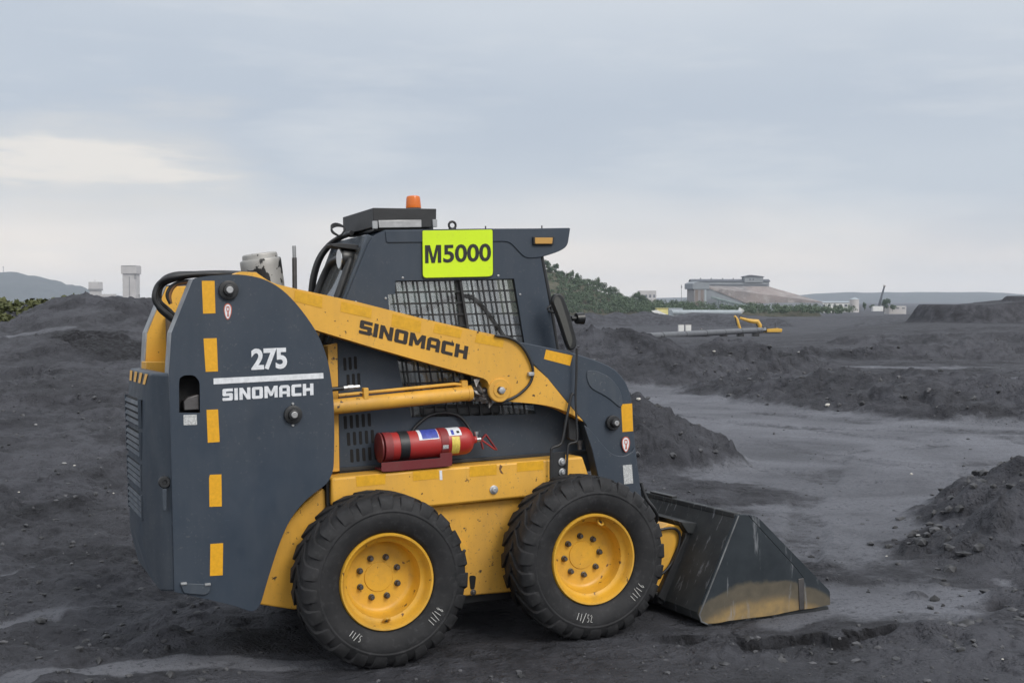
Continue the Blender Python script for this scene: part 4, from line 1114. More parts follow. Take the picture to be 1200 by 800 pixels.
def ground_fields(x, y):
    x = np.asarray(x, float); y = np.asarray(y, float)
    r = np.hypot(x, y); ratio = x / np.maximum(y, 1e-3); ratio = np.where(y < .5, 9.0, ratio)
    wx = x + .35 * fbm(x, y, 1.6, 4, 3); wy = y + .35 * fbm(x, y, 1.6, 4, 8)
    # plane the machine stands on, fading out
    plane = VO.z - (VUP.x * (x - VO.x) + VUP.y * (y - VO.y)) / VUP.z
    dv = np.hypot(x - .2, y - 6.8)
    base = plane * (1 - ss(2.4, 7.0, dv)) + 0.010 * (1 - ss(2, 3.5, dv))
    # broad rise to the left, then the pit dropping away behind
    yr = y + .9 * fbm(x, y, 5.0, 4, 131)
    rise = .78 * (ss(8.3, 18.5, y) - .80 * ss(19.2, 22.0, yr)) * ss(-.02, -.20, ratio) + 1.42 * ss(25, 44, y) * ss(.0, -.18, ratio) * (1 - .46 * ss(-.335, -.40, ratio))
    edge = ss(.20, .33, ratio)
    drop = (-4.5 * ss(36, 235, y) - 3.0 * ss(260, 900, y)) * (1 - edge * (1 - ss(105, 190, y)))
    h = base + rise * (1 - ss(48, 90, y)) + drop
    # low scarp over a ditch on the left
    sc = .42 * (ss(21.4, 22.6, wy) - ss(25, 31, y)) * ss(-.20, -.27, ratio) * ss(-.37, -.34, ratio); h = h - sc * 0.7
    P = []
    def pile(pts, slope, k=.12, rough=.05, flat=0.0):
        nonlocal h
        m = ridge(wx, wy, pts, slope, flat=flat); zb = h
        h = smax(m, h, k); P.append(ss(-.05, .12, m - zb))
    pile([(-21, 46, 1.05), (-17.2, 45, 1.25), (-15.4, 45, 1.72), (-13.6, 45, 1.66), (-10, 46, 1.58), (-4, 47, 1.5), (1, 49, 1.1)], .22)
    pile([(1.2, 28.4, 1.02), (2.0, 28, 1.16), (2.75, 28, 1.12), (3.4, 27.7, .82)], .44)
    pile([(4.1, 29, .72), (5.2, 29.4, .80), (6.6, 29, .55)], .32)
    pile([(4.5, 24.2, .40), (5.8, 21.8, .52), (7.2, 20.0, .54), (9.5, 18.8, .62), (14, 18.4, .68)], .28)
    pile([(.2, 14.9, .95), (1.0, 14.5, .86), (1.5, 14.2, .66), (1.85, 13.9, .40), (2.2, 13.5, .12)], .62)
    pile([(3.40, 9.45, .34), (3.9, 9.55, .58), (4.6, 9.7, .80), (6.5, 10.0, 1.1)], .50)
    pile([(2.95, 8.35, .16), (3.45, 8.4, .50), (4.6, 8.7, .88)], .40)
    pile([(2.35, 6.75, .09), (2.75, 6.85, .20), (3.4, 7.0, .28), (5, 7.3, .40)], .36, .03)
    pile([(8, 39, .25), (12, 38.5, .40), (18, 39, .50)], .35)
    pile([(14, 52, .25), (20, 50, .55), (28, 52.5, .75), (40, 52, .9)], .22)
    pile([(37.0, 103, 1.48), (44, 103, 2.2), (75, 104, 2.9)], 1.5, .3, flat=4.0)
    pile([(27, 68, .45), (22, 70, .1), (34, 66, .6), (60, 62, 1.0)], .14, .4)
    pile([(12, 320, -1.4), (34, 330, -1.0), (66, 318, -2.2)], .5, .6)
    pile([(60, 420, -1.6), (160, 420, -2.0)], .25, .8)
    pile([(-60, 240, -.5), (0, 260, -1.0)], .3, .8)
    pile([(62, 190, -2.3), (75, 200, -1.9), (95, 190, -1.5)], .2, .5)
    pile([(70, 260, -2.6), (84, 270, -2.4), (99, 262, -2.6)], .3, .5)
    pile_m = np.maximum.reduce(P)
    road = np.zeros(x.shape)
    jx, jy = x + .5 * fbm(x, y, 2.2, 4, 21), y + .45 * fbm(x, y, 1.5, 4, 33)
    for pts, s in ROADS: road = np.maximum(road, capsule(jx, jy, pts, s))
    for pts, s in STRIPS: road = np.maximum(road, .95 * capsule(x + .2 * fbm(x, y, .8, 4, 5), y + .16 * fbm(x * .6, y, .4, 5, 6), pts, s * .7))
    road = road * (1 - .9 * pile_m) * (1 - .35 * ss(26, 30, y))
    tr = np.zeros(x.shape); cleat = np.zeros(x.shape); berm = np.zeros(x.shape)
    for pts, amt in TRACKS:
        wob = .12 * fbm(x, y, 3.0, 2, 19)
        d_, t_, s_ = poly_st(x, y, pts)
        o_ = np.abs(np.abs(t_ + wob) - .72)
        ok = (d_ < 1.6) * (1 - ss(.0, .7, np.sqrt(np.maximum(0, d_ ** 2 - t_ ** 2)) + .25 * fbm(x, y, .5, 3, 37)))
        m_ = (1 - ss(.11, .17, o_)) * ok * amt * ss(-.35, .05, fbm(x, y, 1.1, 4, 23))
        tr = np.maximum(tr, m_)
        cleat = cleat + m_ * np.sin(2 * math.pi * (s_ / .15 + np.abs(o_) * 3.0))
        berm = np.maximum(berm, np.exp(-((o_ - .20) / .045) ** 2) * ok * amt)
    tr = tr * (1 - pile_m); berm = berm * (1 - pile_m)
    # loose coal spilt over the road in ragged patches
    spill = ss(.02, .16, fbm(x, y, 1.7, 6, 27, .6)) * ss(-.1, .25, fbm(x, y, 5.5, 3, 29) + .15)
    road = road * (1 - .75 * spill) * (1 - .30 * tr) + .30 * tr * (1 - road) * ss(7, 9, y)
    # roughness: clods off the road, ruts along it
    near = 1 - ss(45, 95, r)
    rough = (1 - .85 * road) * (.55 + .6 * pile_m + .35 * ss(-.05, -.25, ratio))
    clods = np.abs(fbm(x, y, .42, 5, 50)) 
    under = ss(.6, 1.6, np.maximum(np.abs(x - .0) / 1.4, np.abs(y - 6.6) / .9))
    h = h + near * rough * (.060 * fbm(x, y, 1.3, 5, 41) + 0.095 * clods * (.35 + .65 * under) + .042 * fbm(x, y, .15, 4, 47)) * (.25 + .75 * under)
    h = h + near * pile_m * (.13 * fbm(x, y, .9, 6, 61, .58) + .10 * np.maximum(0, fbm(x, y, .34, 4, 64)))
    h = h + near * .018 * spill * np.clip(road * 2, 0, 1) * (.4 + np.maximum(0, fbm(x, y, .2, 4, 28)))
    h = h + (1 - ss(30, 60, r)) * under * (-.022 * tr + .006 * cleat + .020 * berm * (.5 + fbm(x, y, .3, 3, 31)))
    lf = ss(-.04, -.18, ratio) * ss(8.6, 13, y) * (1 - ss(60, 100, r))
    tc_ = fbm(x * .8, y, 4.2, 5, 43)
    h = h + lf * (.20 * tc_ + .14 * (ss(.0, .05, fbm(x * .6, y * 1.2, 2.6, 5, 44, .55)) - .5)) * ss(9, 20, y)
    h = h + lf * ss(24, 34, y) * (.30 * fbm(x, y, 5.5, 5, 45) + .22 * ss(.02, .08, fbm(x, y * .8, 4.5, 4, 46)))
    # chunks of crust
    ck_ = ss(.20, .28, fbm(x, y, .55, 4, 71) + .16 * fbm(x, y, .12, 3, 72)) * (1 - road) * under
    ck = ck_ * (.3 + .7 * pile_m)
    h = h + near * .06 * ck * under
    # ruts left by wheels in the left foreground and on the road
    rut = fbm(x * .22 + y * .03, y - .16 * x, .34, 4, 81)
    h = h + near * .045 * np.maximum(-.6, rut) * ss(12, 8, y) * ss(.2, -.8, x + (y - 7) * .1) * under
    rr_ = fbm((x + .9 * y) * .22 + .3 * fbm(x, y, 2, 3, 92), (y * .9 - .30 * x), .6, 5, 91)
    h = h + near * .005 * rr_ * road * ss(9, 12, y)
    # broken crust edge in the right foreground
    ce = 6.42 + .10 * np.sin(x * 3.1) + .16 * fbm(x, y, .42, 4, 101) + .02 * (x - 1.5)
    band = ss(.55, .95, x) * (1 - ss(2.0, 2.5, x))
    ce = ce + .09 * fbm(x, y, .13, 4, 105) + .10 * (fbm(x, x * 0, .23, 2, 109) > .0) * 1.0
    sm = ss(-.30, .0, fbm(x, y, .5, 3, 104))
    h = h - .050 * band * sm * ss(ce + .006, ce - .022, y) * ss(ce - 1.1, ce - .10, y)
    shade_mask = band * sm * (1 - ss(.028, .045, np.abs(y - ce + .012)))  # mask for shade painted dark on the broken crust face
    h = h + .035 * band * ss(ce - .05, ce - .12, y) * ss(ce - .7, ce - .2, y) * np.maximum(0, fbm(x, y, .16, 4, 108)) * 2
    ce2 = 7.05 + .22 * np.sin(x * 1.7 + 1) + .2 * fbm(x, y, .5, 4, 106)
    h = h - .06 * ss(2.3, 2.6, x) * np.exp(-((y - ce2) / .03) ** 2) * ss(-.1, .1, fbm(x, y, .4, 3, 107))
    shade_mask = np.maximum(shade_mask, (1 - np.abs(2 * ck_ - 1)) * (.25 + .5 * pile_m) * near)  # crevice shade painted round the edges of the crust chunks
    shade_mask = np.maximum(shade_mask, .8 * ss(2.3, 2.6, x) * np.exp(-((y - ce2) / .035) ** 2) * ss(-.1, .1, fbm(x, y, .4, 3, 107)))  # painted shade along the second crack
    shade_mask = np.maximum(shade_mask, .95 * capsule(x + .5 * fbm(x, y, 1.5, 4, 121), y + .6 * fbm(x, y, 1.8, 4, 122), [(-11.5, 33, .5), (-9.8, 31, 1.0), (-7.5, 30, 1.1)], .35))  # shaded ditch strip on the left, painted in as dark colour
    far = ss(60, 160, r)
    h = h + far * (.22 * fbm(x, y, 26, 5, 111) + 1.0 * fbm(x, y, 120, 4, 115) * ss(200, 500, r)) * (1 - ss(1500, 4000, r))
    # the tyres have settled into the ground
    return h, road, pile_m, np.clip(shade_mask, 0, 1)

def build_ground():
    ang = np.concatenate([np.arange(-180, -34, 4.0), np.arange(-34, -25, .35), np.arange(-25, 25, .092), np.arange(25, 34, .35), np.arange(34, 180, 4.0)])
    ang = np.radians(ang)
    rad = [0.4, 0.8, 1.4, 2.0, 2.6, 3.2, 3.7, 4.1, 4.4]
    rr = 4.6
    while rr < 9000:
        rad.append(rr)
        rr *= 1.0029 if rr < 13 else (1.0052 if rr < 135 else (1.012 if rr < 400 else 1.05))
    rad = np.array(rad)
    A, R = np.meshgrid(ang, rad)
    X, Y = (R * np.sin(A)), (R * np.cos(A))
    H, road, pm, ck = ground_fields(X.ravel(), Y.ravel())
    n, m = len(rad), len(ang)
    idx = np.arange(n * m).reshape(n, m)
    nxt = np.roll(idx, -1, axis=1)
    q = np.stack([idx[:-1], nxt[:-1], nxt[1:], idx[1:]], -1).reshape(-1, 4)
    co = np.stack([X.ravel(), Y.ravel(), H], -1)
    co = np.vstack([co, [[0, 0, float(H[:m].mean())]]]); c = n * m
    tri = np.stack([np.full(m, c), nxt[0], idx[0]], -1)
    me = bpy.data.meshes.new('coal_ground')
    nq = len(q); nt_ = len(tri)
    me.vertices.add(len(co)); me.vertices.foreach_set('co', co.ravel())
    me.loops.add(nq * 4 + nt_ * 3); me.loops.foreach_set('vertex_index', np.concatenate([q[:, ::-1].ravel(), tri[:, ::-1].ravel()]).astype(np.int32))
    me.polygons.add(nq + nt_)
    me.polygons.foreach_set('loop_start', np.concatenate([np.arange(nq) * 4, nq * 4 + np.arange(nt_) * 3]).astype(np.int32))
    me.update(calc_edges=True); me.validate()
    me.polygons.foreach_set('use_smooth', [True] * len(me.polygons))
    for nm, arr in (('road', road), ('pile', pm), ('shade_mask', ck)):
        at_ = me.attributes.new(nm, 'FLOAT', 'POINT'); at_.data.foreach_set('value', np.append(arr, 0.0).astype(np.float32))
    if me.polygons[10].normal.z < 0: me.flip_normals()
    me.materials.append(ground_mat())
    o = bpy.data.objects.new('coal_ground', me); COL.objects.link(o)
    tag(o, kind='structure')
    return o

COAL_D, COAL_L, DUST = (0.015, 0.0155, 0.019), (0.068, 0.070, 0.081), (0.172, 0.178, 0.201)
def ground_mat():
    b = NB('coal')
    def attr(n):
        a = b.N('ShaderNodeAttribute'); a.attribute_name = n; return a.outputs['Fac']
    road, pile, shade_mask = attr('road'), attr('pile'), attr('shade_mask')
    n1 = b.noise(.9, 8, .62); n2 = b.noise(9, 7, .65); n3 = b.noise(60, 5, .7); nbig = b.noise(.08, 5, .55)
    c = b.mix(b.rng(b.math('ADD', b.math('MULTIPLY', n1, .6), b.math('MULTIPLY', n2, .4)), .38, .60), COAL_D, COAL_L)
    pt = b.noise(.55, 8, .66, None, .8); c = b.mix(b.rng(pt, .50, .56, 0, .45), c, (0.094, 0.096, 0.112)); pt2 = b.noise(1.6, 7, .66, None, 1.2); c = b.mix(b.rng(pt2, .56, .60, 0, .55), c, (0.026, 0.027, 0.033))
    c = b.mix(b.rng(nbig, .4, .7, 0, .45), c, (0.080, 0.080, 0.090))
    streak = b.noise(.75, 5, .58, b.co((.9, 1.1, 1), (0, 0, .5)), .8)
    rag = b.math('ADD', b.math('MULTIPLY', streak, .50), b.math('ADD', b.math('MULTIPLY', n2, .30), b.math('MULTIPLY', b.noise(3.2, 6, .62), .35)))
    edge_ = b.math('ADD', road, b.math('MULTIPLY', b.math('SUBTRACT', rag, .59), 2.6))
    dm = b.math('MULTIPLY', b.rng(edge_, .30, .76, 0, 1), b.rng(road, .04, .30), True)
    dm = b.math('MULTIPLY', dm, b.rng(b.noise(.5, 6, .6, None, .7), .35, .62, .42, 1.0), True)
    crumbs = b.rng(b.noise(26, 6, .7), .56, .60); dm = b.math('MULTIPLY', dm, b.math('SUBTRACT', 1.0, b.math('MULTIPLY', crumbs, .65)), True)
    c = b.mix(dm, c, DUST)
    c = b.mix(b.rng(n3, .60, .75, 0, .55), c, (0.13, 0.132, 0.138))
    c = b.mix(b.rng(n3, .40, .28, 0, .6), c, (0.014, 0.014, 0.016))
    c = b.mix(b.math('MULTIPLY', shade_mask, b.rng(n2, .3, .55), True), c, (0.011, 0.011, 0.013))  # painted shade: near-black colour in crevices and the left ditch
    b.set('Base Color', c); b.set('Roughness', b.rng(n2, .3, .7, .75, .98)); b.set('Specular IOR Level', 0.25)
    def vor(scale, vec):
        v = b.N('ShaderNodeTexVoronoi'); v.inputs['Scale'].default_value = scale; v.feature = 'F1'
        b.L(vec, v.inputs['Vector']); return v.outputs['Distance'], v.outputs['Color']
    wv_ = b.N('ShaderNodeVectorMath'); wv_.operation = 'ADD'
    nv = b.N('ShaderNodeTexNoise'); nv.inputs['Scale'].default_value = 7; nv.inputs['Detail'].default_value = 4; b.L(b.co(), nv.inputs['Vector'])
    sc_ = b.N('ShaderNodeVectorMath'); sc_.operation = 'SCALE'; sc_.inputs['Scale'].default_value = .12; b.L(nv.outputs['Color'], sc_.inputs[0])
    b.L(b.co(), wv_.inputs[0]); b.L(sc_.outputs[0], wv_.inputs[1])
    d1, c1 = vor(13, wv_.outputs[0]); d2, c2 = vor(38, wv_.outputs[0])
    lump1 = b.math('MULTIPLY', b.rng(d1, .05, .55, 1, 0, True), b.rng(b.noise(2.2, 4), .42, .62))
    lump2 = b.math('MULTIPLY', b.rng(d2, .05, .6, 1, 0, True), b.rng(b.noise(5, 4), .38, .6))
    soft = b.math('SUBTRACT', 1.0, b.math('MULTIPLY', road, .8))
    hsum = b.math('ADD', b.math('MULTIPLY', n2, .55), b.math('MULTIPLY', n3, .25))
    hsum = b.math('ADD', hsum, b.math('MULTIPLY', b.math('ADD', b.math('MULTIPLY', lump1, .55), b.math('MULTIPLY', lump2, .25)), soft))
    b.bump(hsum, 1.0, .07)
    return b.done()
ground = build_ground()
def gz(x, y):
    return float(ground_fields(np.array([x]), np.array([y]))[0][0])

# loose coal lumps and grit over the ground
def lumps():
    rng_ = np.random.default_rng(5)
    base = []
    bm = bmesh.new(); bmesh.ops.create_icosphere(bm, subdivisions=1, radius=1); V0 = np.array([v.co[:] for v in bm.verts]); F0 = np.array([[v.index for v in f.verts] for f in bm.faces]); bm.free()
    N = 16000
    r = 4.8 * (11.0) ** rng_.random(N) ; a = np.radians(rng_.uniform(-25, 25, N))
    x, y = r * np.sin(a), r * np.cos(a)
    h, road, pm, ck = ground_fields(x, y)
    loc = np.stack([x - VO.x, y - VO.y], -1) @ np.array([[VAX.x, VAY.x], [VAX.y, VAY.y]])
    inmach = (loc[:, 0] > -.5) & (loc[:, 0] < 2.65) & (loc[:, 1] > -.12) & (loc[:, 1] < 1.75)
    keep = (rng_.random(N) < (.20 + .7 * pm + .22 * (x < -.6)) * (1 - .85 * road)) & ~inmach
    x, y, h, r, pm = x[keep], y[keep], h[keep], r[keep], pm[keep]; n = len(x)
    s = np.minimum(.004 + .020 * rng_.random(n) ** 4 * (1 + 1.6 * pm) + .0003 * r, .05)
    big = rng_.random(n) < .012; s[big] *= 2.0
    m2 = 40
    cx2 = np.concatenate([rng_.uniform(2.05, 3.4, m2), rng_.uniform(2.7, 3.3, 14), rng_.uniform(.7, 2.2, 50)]); cy2 = np.concatenate([rng_.uniform(6.1, 7.5, m2), rng_.uniform(9.0, 10.2, 14), rng_.uniform(5.9, 6.45, 50)])
    ch2 = ground_fields(cx2, cy2)[0]; cs2 = np.concatenate([.010 + .038 * rng_.random(m2) ** 2.5, .012 + .04 * rng_.random(14) ** 2, .008 + .025 * rng_.random(50) ** 2])
    x, y, h, s = np.concatenate([x, cx2]), np.concatenate([y, cy2]), np.concatenate([h, ch2 - cs2 * .35]), np.concatenate([s, cs2]); n = len(x)
    ca = rng_.uniform(0, 6.28, n)
    jit = 1 + rng_.uniform(-.35, .3, (n, len(V0), 1)); sc = rng_.uniform(.6, 1.3, (n, 1, 3)) * np.array([1, 1, .7])
    P = V0[None] * jit * sc
    c_, s_ = np.cos(ca)[:, None], np.sin(ca)[:, None]
    P = np.stack([P[..., 0] * c_ - P[..., 1] * s_, P[..., 0] * s_ + P[..., 1] * c_, P[..., 2]], -1) * s[:, None, None] + np.stack([x, y, h + s * .25], -1)[:, None]
    F = (F0[None] + (np.arange(n) * len(V0))[:, None, None]).reshape(-1, 3)
    me = bpy.data.meshes.new('coal_lumps'); me.from_pydata(P.reshape(-1, 3), [], F.tolist())
    b = NB('lump_coal'); q = b.noise(14, 2, .5); b.set('Base Color', b.mix(b.rng(q, .35, .65), (0.020, 0.021, 0.023), (0.095, 0.096, 0.104))); b.set('Roughness', .75); b.done()
    me.materials.append(MATS['lump_coal'])
    o = bpy.data.objects.new('coal_lumps', me); COL.objects.link(o); tag(o, kind='stuff')
lumps()

# pale stones lying about
plain('pale_stone', (0.50, 0.48, 0.44), 0.8, 0, 0.3, 30, .3)
plain('grey_stone', (0.26, 0.26, 0.26), 0.8, 0, 0.3, 30, .3)
def stone(px, py, D, size, label, group, mat='pale_stone', seed=0, flat=.6):
    rr_ = random.Random(seed)
    p = at(px, py, D); z = gz(p.x, p.y)
    bm = bmesh.new(); bmesh.ops.create_icosphere(bm, subdivisions=2, radius=1)
    ax = [rr_.uniform(.75, 1.25) for _ in range(3)]
    for v in bm.verts:
        k = 1 + .22 * math.sin(v.co.x * 3 + seed) * math.cos(v.co.y * 4 - seed) + rr_.uniform(-.08, .08)
        v.co = Vector((v.co.x * ax[0], v.co.y * ax[1], v.co.z * ax[2] * flat)) * size * k
    me = bpy.data.meshes.new('stone'); bm.to_mesh(me); bm.free(); me.materials.append(MATS[mat])
    o = bpy.data.objects.new('stone', me); COL.objects.link(o); o.location = (p.x, p.y, z + size * flat * .45); o.rotation_euler.z = rr_.uniform(0, 6)
    return tag(o, label, 'stone', group)
def ray_ground(px, py):
    """first ground point along the ray of a photograph position"""
    d = CW @ Vector(((px - 600) / FPX, 1, -(py - 400) / FPX)); t = np.geomspace(4.5, 400, 3000)
    h = ground_fields(d.x / d.y * t, t)[0]; z = CAM_H + d.z / d.y * t
    i = int(np.argmax(z < h)); return float(t[i])
S_GRP = 'pale stones scattered over the coal ground'
for k, (px, py, s, lab) in enumerate((
        (75, 543.5, .030, 'flat pale stone on the left slope, larger of the two lying side by side'), (87, 546, .020, 'small white stone beside the larger flat one on the left slope'),
        (133, 579, .018, 'white pebble close beside the louvred rear door of the loader'), (42, 498, .022, 'light stone highest up on the left slope'),
        (22, 577, .016, 'pale pebble nearest the left edge on the left slope'), (1068, 556, .03, 'pale stone at the left foot of the rough mound on the right'),
        (1076, 628, .032, 'pale angular stone half buried in the toe of the right mound'), (1039, 652, .018, 'small pale pebble alone on the track before the right mound'),
        (1175, 773, .020, 'white pebble on the rough crust in the bottom right corner'), (975, 761, .018, 'pale pebble on the lip of the broken crust in front'),
        (748, 470, .035, 'white stone on the crest of the small coal heap behind the loader'), (837, 413, .022, 'small pale stone high on the coal bank behind the loader'),
        (936, 414, .022, 'pale stone on the coal bank right of the yellow excavator'), (970, 476, .04, 'pale slab of stone beside the light haul track'))):
    D = ray_ground(px, py); stone(px, py, D, s / .018 * 1.7 * D / FPX * .8, lab, S_GRP, 'pale_stone' if k % 3 else 'grey_stone', k + 2)

# ------------------------------------------------------------------ hills
def hill(name, D, prof, depth, mat, step, rough, seed=0, scale=60):
    """long hill with a crest of given photograph heights at distance D, sloping to both sides"""
    pts = [at(px, py, D) for px, py in prof]
    xs = np.arange(pts[0].x, pts[-1].x, step); zc = np.interp(xs, [p.x for p in pts], [p.z for p in pts])
    vs = np.linspace(-1, 1, 41) ; bz = -9.5
    X, T = np.meshgrid(xs, vs)
    Hc = zc[None, :] - bz
    prof_ = (1 - np.abs(T) ** 1.35)
    Y = D + T * depth * (Hc / Hc.max()) ** .6
    nz = fbm(X, Y, scale, 6, seed)
    Z = bz - .5 + Hc * prof_ + rough * nz * np.minimum(1, Hc * prof_ / (rough + 1e-6)) 
    n, m = X.shape
    me = bpy.data.meshes.new(name)
    idx = np.arange(n * m).reshape(n, m)
    q = np.stack([idx[:-1, :-1], idx[:-1, 1:], idx[1:, 1:], idx[1:, :-1]], -1).reshape(-1, 4)
    me.from_pydata(np.stack([X.ravel(), Y.ravel(), Z.ravel()], -1).tolist(), [], q.tolist())
    me.polygons.foreach_set('use_smooth', [True] * len(me.polygons)); me.materials.append(MATS[mat])
    o = bpy.data.objects.new(name, me); COL.objects.link(o); tag(o, kind='structure')
    return lambda x, t: None
def land(name, c1, c2, c3, scale):
    b = NB(name); n = b.noise(scale, 7, .62); k = b.noise(scale * 4, 5, .6)
    b.set('Base Color', b.mix(b.rng(k, .5, .7, 0, .6), b.mix(b.rng(n, .35, .65), c1, c2), c3)); b.set('Roughness', .9); b.set('Specular IOR Level', .1); b.bump(n, .5, 2.0); b.done()
land('mountain_scrub', (.05, .06, .062), (.07, .08, .078), (.085, .085, .08), .012)
land('hill_soil', (.055, .06, .042), (.10, .095, .07), (.14, .125, .10), .12)
hill('mountain', 5200, [(-260, 334), (-180, 322), (-120, 312), (-60, 314), (0, 317.5), (12, 317), (22, 321), (40, 323.5), (57, 328), (62, 327.5), (70, 332), (84, 332.5), (92, 337), (104, 343), (125, 347), (150, 350), (200, 352), (300, 353.5)], 700, 'mountain_scrub', 9, 14, 5, 160)
hill('plateau', 6400, [(640, 352), (760, 349), (880, 346.5), (940, 345.5), (990, 342.8), (1040, 342.2), (1100, 342.2), (1160, 342.8), (1195, 344.3), (1300, 347), (1500, 351)], 700, 'mountain_scrub', 25, 6, 9, 200)
HPROF = [(380, 352), (430, 335), (480, 315), (530, 301), (580, 297), (610, 300), (636, 309), (652, 316), (671, 324.5), (690, 331), (704, 337), (722, 345), (745, 351), (790, 356), (860, 359), (960, 361)]
HD = 700
hill('green_hill', HD, [(px, py + 4) for px, py in HPROF], 75, 'hill_soil', 2.5, 2.2, 13, 22)

# ------------------------------------------------------------------ trees
def foliage(name, c1, c2):
    b = NB(name); oi = b.N('ShaderNodeObjectInfo'); n = b.noise(.35, 4, .6); m2 = b.noise(2.2, 3, .6)
    v = b.math('ADD', b.math('MULTIPLY', n, .6), b.math('ADD', b.math('MULTIPLY', m2, .25), b.math('MULTIPLY', oi.outputs['Random'], .22)))
    b.set('Base Color', b.mix(b.rng(v, .3, .75), c1, c2)); b.set('Roughness', .75); b.set('Specular IOR Level', .2); b.done()
foliage('leaves', (.050, .085, .055), (.110, .145, .090))
foliage('dry_leaves', (.07, .085, .035), (.14, .135, .06))
plain('bark', (.06, .05, .04), .9, 0, .3, 8, .3)
def crown_mesh(w, h, n, seed, z0, leaf=.42, lobes=7):
    rr_ = random.Random(seed); vs, fs = [], []
    L = [(Vector((rr_.uniform(-.55, .55) * w, rr_.uniform(-.55, .55) * w, z0 + h * rr_.uniform(.25, .8))), rr_.uniform(.28, .48)) for _ in range(lobes)]
    for k in range(n):
        c, s = rr_.choice(L)
        d = Vector((rr_.gauss(0, 1), rr_.gauss(0, 1), rr_.gauss(0, 1))).normalized() * (rr_.random() ** .4)
        p = c + Vector((d.x * s * w, d.y * s * w, d.z * s * h * .7))
        if p.z < z0 * .5: continue
        nrm = (d + Vector((rr_.uniform(-.7, .7), rr_.uniform(-.7, .7), rr_.uniform(-.2, .9)))).normalized()
        t = nrm.cross(Vector((rr_.uniform(-1, 1), rr_.uniform(-1, 1), rr_.uniform(-1, 1)))).normalized(); u = nrm.cross(t)
        q = leaf * rr_.uniform(.6, 1.5); i = len(vs)
        vs += [p + t * q, p + u * q * .6, p - t * q, p - u * q * .6]; fs.append((i, i + 1, i + 2, i + 3))
    return vs, fs
def make_tree_meshes(w, h, n, seed, leaf, mat='leaves'):
    th = h * .42
    vs, fs = crown_mesh(w * .5, h, n, seed, h * .12, leaf)
    cm = bpy.data.meshes.new('crown'); cm.from_pydata(vs, [], fs); cm.materials.append(MATS[mat])
    m = MB(); rr_ = random.Random(seed + 50)
    m.tube([(0, 0, -.6), (.05 * h * .2, 0, th * .5), (rr_.uniform(-.1, .1) * w, rr_.uniform(-.1, .1) * w, h * .65)], [h * .035, h * .026, h * .010], 7)
    for k in range(4):
        a = rr_.uniform(0, 6.28); m.tube([(0, 0, th * .5), (math.cos(a) * w * .14, math.sin(a) * w * .14, th * .85), (math.cos(a) * w * .28, math.sin(a) * w * .28, h * .72)], [h * .016, h * .012, h * .004], 5)
    to = m.build('trunk', 'bark', None, 0, 60); tm = to.data; bpy.data.objects.remove(to)
    return cm, tm
TM = [make_tree_meshes(7.5, 6.0, 1100, 1, .28), make_tree_meshes(9, 5.2, 1200, 2, .30), make_tree_meshes(6, 6.8, 1000, 3, .27), make_tree_meshes(8, 4.4, 900, 4, .32, 'dry_leaves')]
def tree(p, s, k, name, label, group):
    cm, tm = TM[k]
    t = empty(name, label, 'tree', loc=p, group=group); t.scale = (s, s, s); t.rotation_euler.z = random.uniform(0, 6.28)
    for nm, me in (('trunk', tm), ('crown', cm)):
        o = bpy.data.objects.new(nm, me); COL.objects.link(o); o.parent = t
    return t
GT = 'bushy trees along the skyline of the green hill'
for i in range(26):
    px = 634 + i * 5.0 + random.uniform(-1.5, 1.5)
    py = np.interp(px, [p[0] for p in HPROF], [p[1] for p in HPROF])
    p = at(px, py + 4.5, HD + random.uniform(-8, 6)); s = random.uniform(.55, 1.1)
    tree(p + Vector((0, 0, -1.0)), s, random.choice((0, 1, 2, 0)), 'hill_tree', 'bushy green tree on the skyline of the green hill behind the loader', GT)
# trees standing at the foot of the mill and on the plain
for k, (px, py, D, s, lab) in enumerate(((752, 366, 720, .9, 'tree at the foot of the green hill left of the yellow shed'), (800, 366, 800, 1.35, 'tall dark tree standing against the left end of the mill'), (793, 367, 790, .9, 'lower tree left of the tall dark one beside the mill'),
        (812, 369, 780, .95, 'round tree just in front of the left mill wall'), (826, 369, 770, .8, 'small tree before the green conveyor frames of the mill'), (870, 370, 760, .75, 'lone tree in front of the long mill roof'),
        (1036, 364, 900, 1.3, 'dark round tree right of the slanted crane boom'), (1046, 364, 900, .8, 'small tree right of the dark round one by the crane boom'), (1013, 363, 900, .7, 'low tree beside the round storage tank'), (1022, 363, 920, .6, 'low tree left of the slanted crane boom'))):
    p = at(px, py, D); tree(p, s, k % 3, 'plain_tree', lab, 'trees on the plain around the mill')
for k, (px, py, D, s, lab) in enumerate(((8, 371, 46, .085, 'green bush at the left picture edge on the coal bank'), (22, 366, 46.5, .08, 'green bush second from the left on the coal bank'), (36, 362, 47, .08, 'dull green bush third from the left on the coal bank'), (52, 360, 48, .065, 'small bush nearest the coal crest on the bank'), (2, 376, 45, .07, 'low yellow green shrub lowest at the left edge'))):
    p = at(px, py, D); p.z = gz(p.x, p.y) - .1; t = tree(p, s, 3 if k in (0, 4) else 1, 'bush', lab, 'bushes on the coal bank'); t['category'] = 'bush'
